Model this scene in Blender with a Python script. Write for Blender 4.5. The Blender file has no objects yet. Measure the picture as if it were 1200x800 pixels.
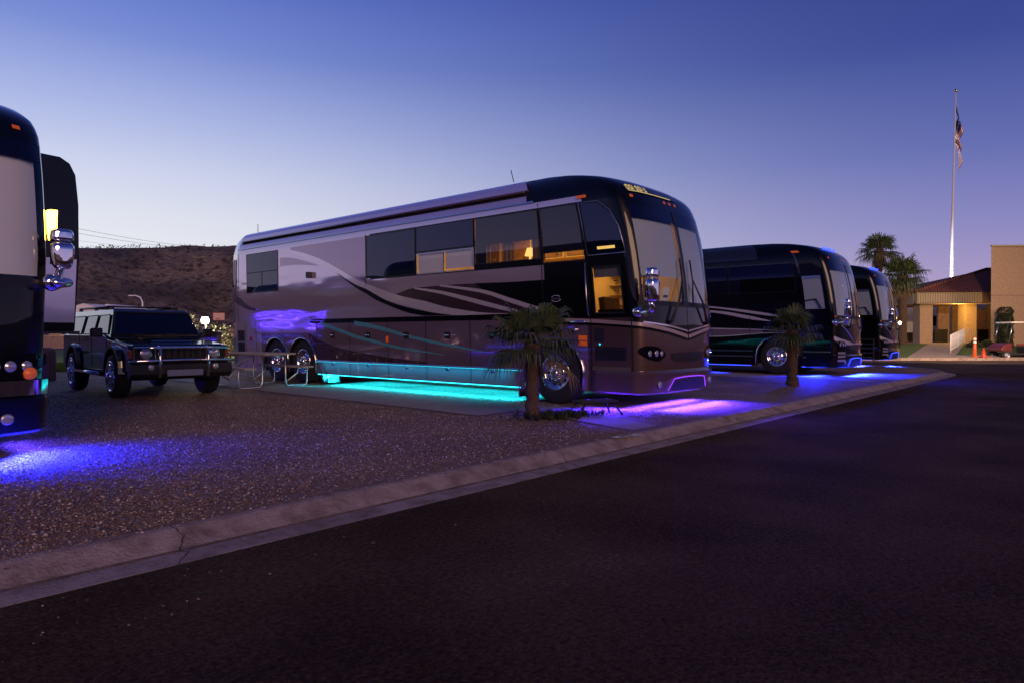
import bpy, math, random, bisect
from mathutils import Vector, Matrix
rnd = random.Random(7)
C = bpy.context.scene.collection
sc = bpy.context.scene
R = math.radians

# ------------------------------------------------------------------ camera
CAMH = 1.16
FWD = (0.7563, 0.6546); RGT = (0.6542, -0.7560)
cam_d = bpy.data.cameras.new('camera'); cam = bpy.data.objects.new('camera', cam_d); C.objects.link(cam)
cam_d.lens = 24.0; cam_d.sensor_width = 36.0; cam_d.clip_end = 3000; cam_d.clip_start = 0.05
cam_d.shift_y = 0.0
cam.location = (0, 0, CAMH)
fv = Vector((FWD[0], FWD[1], -8/800)).normalized()
cam.rotation_euler = fv.to_track_quat('-Z', 'Y').to_euler()
sc.camera = cam

# ------------------------------------------------------------------ world: dusk sky
def lin(r, g, b):
    f = lambda c: (c/255)/12.92 if c <= 10 else (((c/255)+.055)/1.055)**2.4
    return (f(r), f(g), f(b), 1)
w = bpy.data.worlds.new('World'); sc.world = w; w.use_nodes = True
nt = w.node_tree; nt.nodes.clear()
def N(nt, t, **k):
    n = nt.nodes.new(t)
    for a, b in k.items(): setattr(n, a, b)
    return n
def L(nt, a, b): nt.links.new(a, b)
def mathn(nt, op, a, b=None, c=None, clamp=False):
    n = N(nt, 'ShaderNodeMath', operation=op); n.use_clamp = clamp
    for i, v in enumerate((a, b, c)):
        if v is None: continue
        if hasattr(v, 'is_linked') or hasattr(v, 'links'): L(nt, v, n.inputs[i])
        else: n.inputs[i].default_value = v
    return n.outputs[0]
def ramp(nt, fac, stops, interp='LINEAR'):
    n = N(nt, 'ShaderNodeValToRGB'); cr = n.color_ramp; cr.interpolation = interp
    while len(cr.elements) > 1: cr.elements.remove(cr.elements[-1])
    cr.elements[0].position = stops[0][0]; cr.elements[0].color = stops[0][1]
    for p, c in stops[1:]:
        e = cr.elements.new(p); e.color = c
    if fac is not None: L(nt, fac, n.inputs[0])
    return n.outputs[0]
tc = N(nt, 'ShaderNodeTexCoord'); sep = N(nt, 'ShaderNodeSeparateXYZ'); L(nt, tc.outputs['Generated'], sep.inputs[0])
el = mathn(nt, 'MULTIPLY', mathn(nt, 'ARCSINE', sep.outputs[2]), 180/math.pi/90)
el = mathn(nt, 'MAXIMUM', el, 0.0)
glow_az = R(40.9+36)
hx = mathn(nt, 'ADD', mathn(nt, 'MULTIPLY', sep.outputs[0], math.cos(glow_az)), mathn(nt, 'MULTIPLY', sep.outputs[1], math.sin(glow_az)))
hl = mathn(nt, 'SQRT', mathn(nt, 'ADD', mathn(nt, 'MULTIPLY', sep.outputs[0], sep.outputs[0]), mathn(nt, 'MULTIPLY', sep.outputs[1], sep.outputs[1])))
cosd = mathn(nt, 'DIVIDE', hx, mathn(nt, 'MAXIMUM', hl, 1e-4))
t = mathn(nt, 'POWER', mathn(nt, 'MAXIMUM', cosd, 0.0), 3.1)
D = 1/90.0
G = ramp(nt, el, [(0, lin(244,240,236)), (4*D, lin(238,239,244)), (8.5*D, lin(226,229,240)), (12*D, lin(206,213,238)), (16*D, lin(172,184,230)), (21*D, lin(122,143,213)), (26*D, lin(92,113,200)), (35*D, lin(66,86,168)), (60*D, lin(44,60,135)), (1, lin(38,52,120))])
B = ramp(nt, el, [(0, lin(188,160,192)), (3*D, lin(172,153,196)), (8*D, lin(134,132,190)), (13*D, lin(96,106,175)), (20*D, lin(58,74,148)), (35*D, lin(36,48,112)), (1, lin(26,36,90))])
mx = N(nt, 'ShaderNodeMix', data_type='RGBA'); L(nt, t, mx.inputs[0]); L(nt, B, mx.inputs[6]); L(nt, G, mx.inputs[7])
bg = N(nt, 'ShaderNodeBackground'); L(nt, mx.outputs[2], bg.inputs[0]); bg.inputs[1].default_value = 1.0
out = N(nt, 'ShaderNodeOutputWorld'); L(nt, bg.outputs[0], out.inputs[0])

# soft warm fill added behind the camera, standing in for afterglow
sl = bpy.data.lights.new('warm_fill', 'SUN'); sl.energy = 1.2; sl.color = (1.0, .58, .36); sl.angle = R(25)
so = bpy.data.objects.new('warm_fill', sl); C.objects.link(so)
so.rotation_euler = Vector((FWD[0]*.8+RGT[0]*-.25, FWD[1]*.8+RGT[1]*-.25, -.27)).to_track_quat('-Z', 'Y').to_euler()

sc.view_settings.view_transform = 'Standard'; sc.view_settings.look = 'None'
sc.view_settings.exposure = 0; sc.view_settings.gamma = 1; sc.view_settings.use_curve_mapping = False
sc.render.engine = 'CYCLES'
sc.cycles.max_bounces = 8; sc.cycles.glossy_bounces = 5; sc.cycles.transparent_max_bounces = 12
sc.cycles.sample_clamp_indirect = 4; sc.cycles.caustics_reflective = False; sc.cycles.caustics_refractive = False
sc.cycles.use_denoising = True

# ------------------------------------------------------------------ materials
def mat(name, col, rough=.5, metal=0, coat=0, coat_rough=.02, ior=1.5, bump=None, noise=None, emit=None, estr=0, spec=None, col2=None, vor=None):
    m = bpy.data.materials.new(name); m.use_nodes = True; nt = m.node_tree
    b = nt.nodes['Principled BSDF']
    b.inputs['Base Color'].default_value = (*col, 1); b.inputs['Roughness'].default_value = rough
    b.inputs['Metallic'].default_value = metal; b.inputs['IOR'].default_value = ior
    b.inputs['Coat Weight'].default_value = coat; b.inputs['Coat Roughness'].default_value = coat_rough
    if spec is not None: b.inputs['Specular IOR Level'].default_value = spec
    tcn = N(nt, 'ShaderNodeTexCoord')
    if noise:   # (scale, detail, lo, hi) colour variation between col and col2
        n = N(nt, 'ShaderNodeTexNoise'); n.inputs['Scale'].default_value = noise[0]; n.inputs['Detail'].default_value = noise[1]
        n.inputs['Roughness'].default_value = .65
        L(nt, tcn.outputs['Object'], n.inputs[0])
        c2 = col2 or tuple(c*.6 for c in col)
        o = ramp(nt, n.outputs[0], [(noise[2], (*col, 1)), (noise[3], (*c2, 1))]); L(nt, o, b.inputs['Base Color'])
    if bump:    # (scale, strength, distance)
        n = N(nt, 'ShaderNodeTexNoise'); n.inputs['Scale'].default_value = bump[0]; n.inputs['Detail'].default_value = 5
        L(nt, tcn.outputs['Object'], n.inputs[0])
        bp = N(nt, 'ShaderNodeBump'); bp.inputs['Strength'].default_value = bump[1]; bp.inputs['Distance'].default_value = bump[2]
        L(nt, n.outputs[0], bp.inputs['Height']); L(nt, bp.outputs[0], b.inputs['Normal'])
    if emit:
        b.inputs['Emission Color'].default_value = (*emit, 1); b.inputs['Emission Strength'].default_value = estr
    return m
def paint(name, col, metal=.5, rough=.28, coat=1, flake=True, ior=1.6, wave=(1.6, .012)):
    m = mat(name, col, rough, metal, coat, .015); b = m.node_tree.nodes['Principled BSDF']; b.inputs['Coat IOR'].default_value = ior
    nt = m.node_tree; tcn = N(nt, 'ShaderNodeTexCoord')
    n = N(nt, 'ShaderNodeTexNoise'); n.inputs['Scale'].default_value = wave[0]; n.inputs['Detail'].default_value = 1; mp_ = N(nt, 'ShaderNodeMapping'); mp_.inputs['Scale'].default_value = (1, .4, 1.5); L(nt, tcn.outputs['Object'], mp_.inputs[0]); L(nt, mp_.outputs[0], n.inputs[0])
    bp = N(nt, 'ShaderNodeBump'); bp.inputs['Strength'].default_value = .25; bp.inputs['Distance'].default_value = wave[1]
    L(nt, n.outputs[0], bp.inputs['Height']); L(nt, bp.outputs[0], b.inputs['Coat Normal']); L(nt, bp.outputs[0], b.inputs['Normal'])
    return m
def emis(name, col, s):
    m = bpy.data.materials.new(name); m.use_nodes = True; nt = m.node_tree; nt.nodes.clear()
    e = N(nt, 'ShaderNodeEmission'); e.inputs[0].default_value = (*col, 1); e.inputs[1].default_value = s
    o = N(nt, 'ShaderNodeOutputMaterial'); L(nt, e.outputs[0], o.inputs[0]); return m
def glass(name, tint, refl=.10):
    m = bpy.data.materials.new(name); m.use_nodes = True; nt = m.node_tree; nt.nodes.clear()
    tr = N(nt, 'ShaderNodeBsdfTransparent'); tr.inputs[0].default_value = (*tint, 1)
    gl = N(nt, 'ShaderNodeBsdfGlossy'); gl.inputs['Roughness'].default_value = .01; gl.inputs[0].default_value = (1, 1, 1, 1)
    fr = N(nt, 'ShaderNodeLayerWeight'); fr.inputs[0].default_value = .5
    f = mathn(nt, 'ADD', mathn(nt, 'MULTIPLY', mathn(nt, 'POWER', fr.outputs['Facing'], 4.0), .85), refl-.02, clamp=True)
    mx = N(nt, 'ShaderNodeMixShader'); L(nt, f, mx.inputs[0]); L(nt, tr.outputs[0], mx.inputs[1]); L(nt, gl.outputs[0], mx.inputs[2])
    o = N(nt, 'ShaderNodeOutputMaterial'); L(nt, mx.outputs[0], o.inputs[0]); return m

M = {}
M['silver'] = paint('mauve silver paint', (.66, .56, .72), .6, .08, wave=(2.2, .020))
M['lightstripe'] = paint('pale silver paint', (.80, .73, .85), .45, .14)
M['taupe'] = paint('taupe paint', (.33, .235, .34), .6, .08)
M['plum'] = paint('dark plum paint', (.07, .035, .055), .4, .25)
M['brown'] = paint('bronze brown paint', (.13, .075, .068), .45, .25)
M['beige'] = paint('beige stripe paint', (.50, .38, .36), .3, .3)
M['black'] = paint('black gloss paint', (.002, .002, .003), 0, .3, ior=1.36)
M['black'].node_tree.nodes['Principled BSDF'].inputs['Specular IOR Level'].default_value = .15
M['greyblack'] = paint('charcoal paint', (.014, .014, .018), .1, .3)
M['cyanstripe'] = paint('turquoise stripe', (.12, .42, .55), .3, .3)  # locker stripes coloured turquoise
M['dglass'] = mat('dark tinted glass', (.003, .004, .007), .015, 0, ior=1.75)
M['dglass'].node_tree.nodes['Principled BSDF'].inputs['Specular Tint'].default_value = (.62, .66, 1, 1)
M['glass'] = glass('tinted window glass', (.55, .52, .48), .10)
M['wglass'] = glass('windshield glass', (.88, .9, .9), .06)
M['chrome'] = mat('chrome', (.85, .85, .88), .06, 1)
M['brushed'] = mat('brushed metal', (.6, .6, .64), .28, 1)
M['rubber'] = mat('tyre rubber', (.012, .012, .013), .75, bump=(40, .3, .01))
M['darkplastic'] = mat('dark plastic', (.012, .012, .013), .45)
M['blackmatte'] = mat('matte black', (.005, .005, .006), .8)
M['shade'] = mat('grey windshield shade', (.44, .52, .62), .8, bump=(300, .2, .002))
M['shadelight'] = mat('pale windshield shade', (.85, .85, .86), .8, bump=(300, .2, .002))
M['darkshade'] = mat('dark window shade', (.02, .02, .025), .9)
M['cream'] = mat('cream cabinet', (.70, .52, .28), .45)
M['wood'] = mat('warm wood trim', (.25, .12, .05), .4, noise=(6, 4, .3, .7))
M['amber'] = mat('amber lens', (.7, .13, .02), .2, emit=(1, .18, .02), estr=.12)
M['red'] = mat('red lens', (.35, .01, .01), .2)
M['lens'] = mat('clear lamp lens', (.5, .5, .55), .08, .6)
M['paper'] = mat('white paper', (.75, .74, .72), .7)
M['led_cyan'] = emis('cyan led strip', (.02, .75, 1), 3.5)
M['led_blue'] = emis('blue led strip', (.03, .06, 1), 4)
M['led_violet'] = emis('violet led strip', (.34, .06, 1), 1.4)
M['gold'] = emis('gold lit lettering', (1, .72, .28), .75)
M['warmled'] = emis('warm reading lamp', (1, .60, .16), .9)
M['concrete'] = mat('concrete', (.34, .30, .29), .85, noise=(3, 6, .3, .75), col2=(.22, .19, .185), bump=(60, .35, .01))
M['steel_frame'] = mat('galvanised steel', (.55, .56, .58), .35, .9)
M['tablewood'] = mat('weathered plank', (.42, .38, .36), .7, noise=(8, 5, .3, .7))
M['trunk'] = mat('palm trunk fibre', (.10, .06, .04), .95, noise=(25, 4, .3, .7), bump=(50, .8, .02))
M['leaf'] = mat('palm leaf', (.07, .10, .035), .5, noise=(3, 3, .35, .7), col2=(.035, .055, .02))
M['leafdry'] = mat('dry palm leaf', (.17, .12, .06), .7)
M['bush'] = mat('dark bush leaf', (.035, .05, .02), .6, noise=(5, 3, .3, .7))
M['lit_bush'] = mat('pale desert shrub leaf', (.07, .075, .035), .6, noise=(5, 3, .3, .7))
M['white'] = mat('white paint', (.8, .8, .8), .5)
M['stucco'] = mat('tan block wall', (.50, .37, .24), .9, noise=(9, 8, .32, .7), col2=(.33, .23, .15), bump=(30, .9, .03))
M['fascia'] = mat('ribbed tan fascia', (.42, .36, .26), .8)
M['wallmauve'] = mat('mauve brown block wall', (.36, .24, .22), .9, noise=(4, 5, .3, .7), bump=(25, .6, .02))

# ------------------------------------------------------------------ mesh helpers
class MB:
    def __init__(s): s.v = []; s.f = []; s.m = []; s.mats = []; s.s = []
    def mi(s, m):
        if m not in s.mats: s.mats.append(m)
        return s.mats.index(m)
    def add(s, vs, fs, m, smooth=False):
        o = len(s.v); s.v += [tuple(p) for p in vs]; k = s.mi(m)
        for f in fs: s.f.append(tuple(i+o for i in f)); s.m.append(k); s.s.append(smooth)
        return s
    def box(s, c, d, m, rot=None):
        vs = []
        for i in (-1, 1):
            for j in (-1, 1):
                for k in (-1, 1):
                    p = Vector((i*d[0]/2, j*d[1]/2, k*d[2]/2))
                    if rot: p = rot @ p
                    vs.append((p.x+c[0], p.y+c[1], p.z+c[2]))
        return s.add(vs, [(0,1,3,2),(4,6,7,5),(0,4,5,1),(2,3,7,6),(0,2,6,4),(1,5,7,3)], m)
    def tube(s, pts, r, m, n=8, caps=True):
        pts = [Vector(p) for p in pts]; rr = r if isinstance(r, (list, tuple)) else [r]*len(pts)
        vs = []; a = None
        for i, p in enumerate(pts):
            d = (pts[min(i+1, len(pts)-1)]-pts[max(i-1, 0)]).normalized()
            if a is None:
                a = d.orthogonal().normalized()
            else:
                a = (a-d*a.dot(d)); a = a.normalized() if a.length > 1e-6 else d.orthogonal().normalized()
            b = d.cross(a)
            for k in range(n):
                t = 2*math.pi*k/n; vs.append(p+(a*math.cos(t)+b*math.sin(t))*rr[i])
        fs = []
        for i in range(len(pts)-1):
            for k in range(n):
                fs.append((i*n+k, i*n+(k+1) % n, (i+1)*n+(k+1) % n, (i+1)*n+k))
        if caps: fs += [tuple(range(n-1, -1, -1)), tuple((len(pts)-1)*n+k for k in range(n))]
        return s.add(vs, fs, m, True)
    def lathe(s, prof, m, o=(0,0,0), axis='x', n=28, close=False):
        vs = []
        for (h, r) in prof:
            for k in range(n):
                t = 2*math.pi*k/n; a, b = r*math.cos(t), r*math.sin(t)
                vs.append((o[0]+h, o[1]+a, o[2]+b) if axis == 'x' else ((o[0]+a, o[1]+b, o[2]+h) if axis == 'z' else (o[0]+a, o[1]+h, o[2]+b)))
        fs = [(i*n+k, i*n+(k+1) % n, (i+1)*n+(k+1) % n, (i+1)*n+k) for i in range(len(prof)-1) for k in range(n)]
        return s.add(vs, fs, m, True)
    def prism(s, poly, x0, x1, m, axis='x', smooth=False):
        n = len(poly)
        P = (lambda h, p: (h, p[0], p[1])) if axis == 'x' else ((lambda h, p: (p[0], p[1], h)) if axis == 'z' else (lambda h, p: (p[0], h, p[1])))
        vs = [P(x0, p) for p in poly]+[P(x1, p) for p in poly]
        fs = [tuple(range(n)), tuple(range(2*n-1, n-1, -1))]+[(i, (i+1) % n, n+(i+1) % n, n+i) for i in range(n)]
        return s.add(vs, fs, m, smooth)
    def build(s, name, parent=None, bevel=0, seg=2):
        me = bpy.data.meshes.new(name); me.from_pydata(s.v, [], s.f)
        for m in s.mats: me.materials.append(m if not isinstance(m, str) else M[m])
        me.polygons.foreach_set('material_index', s.m); me.polygons.foreach_set('use_smooth', s.s)
        me.update()
        import bmesh
        bm = bmesh.new(); bm.from_mesh(me)
        if len(s.f) < 60000 and not getattr(s, 'nofix', False): bmesh.ops.recalc_face_normals(bm, faces=bm.faces)
        bm.to_mesh(me); bm.free()
        o = bpy.data.objects.new(name, me); C.objects.link(o)
        if parent: o.parent = parent
        if bevel:
            b = o.modifiers.new('bevel', 'BEVEL'); b.width = bevel; b.segments = seg; b.limit_method = 'ANGLE'; b.angle_limit = R(35)
        return o
def tag(o, label=None, cat=None, group=None, kind=None):
    if label: o['label'] = label
    if cat: o['category'] = cat
    if group: o['group'] = group
    if kind: o['kind'] = kind
    return o
def thing(name, label, cat, loc=(0,0,0), rz=0, group=None):
    o = bpy.data.objects.new(name, None); C.objects.link(o); o.location = loc; o.rotation_euler = (0, 0, rz)
    o.empty_display_size = .2
    return tag(o, label, cat, group)
def struct(o): o['kind'] = 'structure'; return o
def copy_tree(o, parent=None):
    c = o.copy(); C.objects.link(c); c.parent = parent
    for ch in list(o.children): copy_tree(ch, c)
    return c
def light(name, kind, loc, energy, col, parent=None, size=.1, size_y=None, target=None, spot=None, radius=None, spread=math.pi):
    l = bpy.data.lights.new(name, kind); l.energy = energy; l.color = col
    if kind == 'AREA':
        l.size = size
        l.spread = spread
        if size_y: l.shape = 'RECTANGLE'; l.size_y = size_y
    else: l.shadow_soft_size = size
    if kind == 'SPOT': l.spot_size = spot or R(90); l.spot_blend = .8
    o = bpy.data.objects.new(name, l); C.objects.link(o); o.location = loc
    if target is not None: o.rotation_euler = (Vector(target)-Vector(loc)).to_track_quat('-Z', 'Y').to_euler()
    if parent: o.parent = parent
    return o
def cf(f, r, z=0): return (f*FWD[0]+r*RGT[0], f*FWD[1]+r*RGT[1], z)

M['curtaincloth'] = mat('cream curtain cloth', (.6, .45, .28), .9)
M['lampshade'] = emis('warm lamp shade', (1, .66, .2), 2.2)
M['porch'] = emis('warm porch lamp', (1, .62, .06), 14)
M['led_mirrored'] = emis('violet strip added for reflections', (.10, .04, 1), 30)
M['suvblack'] = paint('black metallic suv paint', (.003, .003, .004), .1, .2, ior=1.5)
M['amberdark'] = mat('amber reflector', (.25, .06, .02), .15)
M['walk'] = mat('broom finished walk', (.30, .25, .24), .85, noise=(3, 6, .3, .7), col2=(.22, .18, .175), bump=(50, .3, .01))
M['fascia_rib'] = mat('fascia rib shadow strip', (.26, .21, .15), .8)
M['porchwarm'] = emis('warm lit glass', (1, .60, .12), .9)
M['orange'] = mat('safety orange plastic', (.5, .08, .015), .45)
M['conered'] = mat('red orange cone plastic', (.5, .035, .015), .45)
M['cartred'] = mat('red brown cart body', (.12, .022, .02), .3)
M['cartseat'] = mat('brick red seat vinyl', (.32, .08, .06), .5)
M['polewhite'] = mat('white pole', (.85, .85, .86), .4)
M['gold_ball'] = mat('brass ball', (.8, .55, .2), .25, 1)
M['flagred'] = mat('flag red', (.35, .01, .02), .8)
M['flagwhite'] = mat('flag white', (.85, .84, .84), .8)
M['flagblue'] = mat('flag blue', (.01, .03, .16), .8)
M['warmlamp'] = emis('warm lamp lens', (1, .62, .30), 6)
M['lampglow'] = emis('lamp glow', (1, .82, .55), 12)
M['floodglow'] = emis('flood lamp glow', (1, .93, .75), 60)
M['boulder'] = mat('sandstone boulder', (.42, .30, .18), .9, noise=(3, 6, .3, .7), bump=(6, .8, .05))
M['backboard'] = mat('faded backboard', (.75, .50, .42), .6)
M['pedbrown'] = mat('brown pedestal', (.12, .075, .065), .7)
# ------------------------------------------------------------------ ground
def gravel_mat():
    m = bpy.data.materials.new('gravel'); m.use_nodes = True; nt = m.node_tree; b = nt.nodes['Principled BSDF']
    tcn = N(nt, 'ShaderNodeTexCoord')
    v = N(nt, 'ShaderNodeTexVoronoi'); v.inputs['Scale'].default_value = 62; v.inputs['Randomness'].default_value = 1
    L(nt, tcn.outputs['Object'], v.inputs[0])
    hsv = N(nt, 'ShaderNodeSeparateColor'); L(nt, v.outputs['Color'], hsv.inputs[0])
    c = ramp(nt, hsv.outputs[0], [(0, (.06,.034,.024,1)), (.45, (.20,.125,.088,1)), (.8, (.34,.235,.17,1)), (.95, (.50,.41,.35,1))])
    n = N(nt, 'ShaderNodeTexNoise'); n.inputs['Scale'].default_value = .9; n.inputs['Detail'].default_value = 6; L(nt, tcn.outputs['Object'], n.inputs[0])
    k = ramp(nt, n.outputs[0], [(.3, (.62,.62,.62,1)), (.7, (1.15,1.1,1.05,1))])
    mx = N(nt, 'ShaderNodeMix', data_type='RGBA', blend_type='MULTIPLY'); mx.inputs[0].default_value = 1
    L(nt, c, mx.inputs[6]); L(nt, k, mx.inputs[7]); L(nt, mx.outputs[2], b.inputs['Base Color'])
    b.inputs['Roughness'].default_value = .75
    bp = N(nt, 'ShaderNodeBump'); bp.inputs['Strength'].default_value = 1; bp.inputs['Distance'].default_value = .014; bp.invert = True
    L(nt, v.outputs['Distance'], bp.inputs['Height']); L(nt, bp.outputs[0], b.inputs['Normal'])
    return m
def asphalt_mat(name, col, col2, sc1=55, rough=.75):
    m = bpy.data.materials.new(name); m.use_nodes = True; nt = m.node_tree; b = nt.nodes['Principled BSDF']
    tcn = N(nt, 'ShaderNodeTexCoord')
    n = N(nt, 'ShaderNodeTexNoise'); n.inputs['Scale'].default_value = sc1; n.inputs['Detail'].default_value = 6; n.inputs['Roughness'].default_value = .8; L(nt, tcn.outputs['Object'], n.inputs[0])
    n2 = N(nt, 'ShaderNodeTexNoise'); n2.inputs['Scale'].default_value = .7; n2.inputs['Detail'].default_value = 8; L(nt, tcn.outputs['Object'], n2.inputs[0])
    s = mathn(nt, 'ADD', mathn(nt, 'MULTIPLY', n.outputs[0], .65), mathn(nt, 'MULTIPLY', n2.outputs[0], .35))
    c = ramp(nt, s, [(.4, (*col, 1)), (.6, (*col2, 1)), (.68, tuple(x*2.6 for x in col2)+(1,))]); L(nt, c, b.inputs['Base Color'])
    b.inputs['Roughness'].default_value = rough; b.inputs['Specular IOR Level'].default_value = .03
    v = N(nt, 'ShaderNodeTexVoronoi'); v.inputs['Scale'].default_value = 70; L(nt, tcn.outputs['Object'], v.inputs[0])
    bp = N(nt, 'ShaderNodeBump'); bp.inputs['Strength'].default_value = .9; bp.inputs['Distance'].default_value = .012
    h = mathn(nt, 'ADD', n.outputs[0], mathn(nt, 'MULTIPLY', v.outputs['Distance'], -.8))
    L(nt, h, bp.inputs['Height']); L(nt, bp.outputs[0], b.inputs['Normal'])
    return m
M['gravel'] = gravel_mat()
M['asphalt'] = asphalt_mat('new dark asphalt', (.033, .021, .014), (.115, .079, .056), 38, .95)
M['asphalt_old'] = asphalt_mat('older grey asphalt', (.045, .035, .035), (.085, .068, .066))
M['dirt'] = mat('dry desert soil', (.13, .09, .07), .95, noise=(.25, 10, .35, .65), col2=(.07, .05, .04), bump=(1.5, .6, .2))
M['lawn'] = mat('short lawn', (.075, .15, .02), .9, noise=(14, 6, .3, .7), col2=(.035, .075, .012), bump=(60, .9, .03))
M['curbdirt'] = mat('dirty curb face', (.20, .14, .11), .9, noise=(6, 9, .32, .7), col2=(.07, .05, .04), bump=(45, .8, .015))
M['curbc'] = mat('curb concrete', (.36, .285, .28), .9, noise=(5, 14, .40, .66), col2=(.17, .125, .11), bump=(55, .8, .015))

def sheet(name, poly, z, m):
    b = MB(); b.add([(x, y, z) for x, y in poly], [tuple(range(len(poly)))], m); o = b.build(name); 
    if o.data.polygons[0].normal.z < 0: o.data.flip_normals()
    return struct(o)
sheet('ground', [(900*math.cos(R(a)), 900*math.sin(R(a))) for a in range(0, 360, 10)], -.13, 'dirt')
lot = [cf(22.0, 13), cf(22.0, 80), cf(33.3, 80), cf(33.3, 15.5), cf(36, 8), cf(60, -5), cf(50, -12), cf(30, 4)]
sheet('side_street', [(p[0], p[1]) for p in lot], -.104, 'asphalt_old')
def yc(x): return 3.86-.0176*x
tip = cf(22.9, 15.75)
rd = [(-30, yc(-30)), (24.6, yc(24.6)+.02), (tip[0], tip[1]+.1)]+[cf(22.9, 60)[:2], (70, -60), (-30, -60)]
sheet('road', rd, -.10, 'asphalt')

# curb path: straight, then the rounded corner back along the side street
path = [(x, yc(x)) for x in [-30+1.52*i for i in range(36)]]
path = [p for p in path if p[0] < 24.5]
cx0, cy0 = 24.6, yc(24.6)
for a in range(0, 61, 6):
    r_ = 5.2; path.append((cx0+r_*math.sin(R(a)), cy0+r_*(1-math.cos(R(a)))))
for k in range(1, 8): path.append((path[-1][0]+1.0, path[-1][1]+1.75))
prof_c = [(0, -.12), (0, -.098), (.19, -.090), (.215, -.082), (.34, -.018), (.38, .001), (.43, .005), (.50, -.01)]
b = MB()
def seg_normal(i):
    p, q = Vector(path[max(i-1, 0)]), Vector(path[min(i+1, len(path)-1)]); d = (q-p).normalized(); return Vector((-d.y, d.x))
cr = random.Random(3)
for i in range(len(path)-1):
    p, q = Vector(path[i]), Vector(path[i+1]); g = .011
    d = (q-p).normalized(); joint = (i % 4 == 0)
    a = p+d*(g if joint else 0); n0, n1 = seg_normal(i), seg_normal(i+1)
    vs = [(a.x+n0.x*o, a.y+n0.y*o, z) for o, z in prof_c]+[(q.x+n1.x*o, q.y+n1.y*o, z) for o, z in prof_c]
    m_ = len(prof_c)
    for k in range(m_-1): b.add([vs[k], vs[k+1], vs[m_+k+1], vs[m_+k]], [(0, 1, 2, 3)], 'curbdirt' if k == 2 else 'curbc')
struct(b.build('curb'))
def cracks():
    r = random.Random(5)
    for x0 in (1.62, 5.3, 9.9):
        b = MB(); d = 0; x = x0; pts = []
        for k in range(15):
            d = .43*k/14; x += r.uniform(-.03, .035); z = [q for q in prof_c[1:]]
            for (a, za), (c_, zb) in zip(z, z[1:]):
                if a <= d <= c_: zz = za+(zb-za)*(d-a)/max(c_-a, 1e-6)
            pts.append((x, yc(x)+d, zz+.003))
        w_ = .0035
        b.add([(p[0]-w_, p[1], p[2]) for p in pts]+[(p[0]+w_*r.uniform(.3, 1.6), p[1], p[2]) for p in pts], [(i, i+1, 15+i+1, 15+i) for i in range(14)], 'blackmatte')
        struct(b.build('curb_crack'))
cracks()
# gravel yard behind the curb
inner = []
for i in range(len(path)):
    n = seg_normal(i); inner.append((path[i][0]+n.x*.42, path[i][1]+n.y*.42))
yard = inner+[(inner[-1][0], 26), (-30, 26)]
sheet('gravel_yard', yard, -.002, 'gravel')

# wind-blown sand along the back of the curb
from mathutils import noise as _ns
def sand():
    b = MB(); pts = []
    for k in range(0, 320):
        x = -6+k*.1; y = yc(x)+.415; w_ = .10+.30*max(0, .5+_ns.noise(Vector((x*.9, 0, 0))))+.05*_ns.noise(Vector((x*6, 1, 0)))
        pts.append((x, y, y+max(w_, .03)))
    vs = [(p[0], p[1], .004) for p in pts]+[(p[0], p[2], .0025) for p in pts]; n = len(pts)
    b.add(vs, [(i, i+1, n+i+1, n+i) for i in range(n-1)], 'sand'); o = b.build('sand_strip')
    if o.data.polygons[0].normal.z < 0: o.data.flip_normals()
    return struct(o)
M['sand'] = mat('brown sand', (.24, .155, .105), .95, noise=(12, 9, .35, .65), col2=(.13, .082, .058), bump=(70, .8, .01))
sand()
# concrete pads beside each coach
def pad(x0, z=.008):
    b = MB()
    polys = [[(x0+7.05, 6.75), (x0+8.62, 6.75), (x0+8.62, 20.5), (x0+7.55, 20.5)],
             [(x0+7.95, 6.75), (x0+8.95, 6.75), (x0+7.78, 4.28), (x0+7.20, 4.30)]]
    for p in polys: b.add([(x, y, z) for x, y in p], [tuple(range(len(p)))], 'concrete')
    o = b.build('concrete_pad'); 
    for q in o.data.polygons:
        if q.normal.z < 0: q.flip()
    return struct(o)
pad(0); pad(11.15)
# number plate painted on the curb
b = MB(); b.add([(-.05,-.2,0),(.05,-.2,0),(.05,.2,0),(-.05,.2,0)], [(0,1,2,3)], 'paper'); b.add([(-.02,-.1,.002),(.02,-.1,.002),(.02,.1,.002),(-.02,.1,.002)], [(0,1,2,3)], 'greyblack')
for i, (x, y) in enumerate([(6.72, yc(6.72)+.36), (17.9, yc(17.9)+.36)]):
    if i == 0: o = b.build('curb_marking')
    else: o = o.copy(); C.objects.link(o)
    o.location = (x, y, .012); o.rotation_euler = (0, 0, R(78))
    tag(o, ['pale lot marking plate painted on curb in front of bronze coach with palm', 'small pale lot marking plate on curb in front of black coach'][i], 'curb marking', 'lot markings on the curb')

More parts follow.
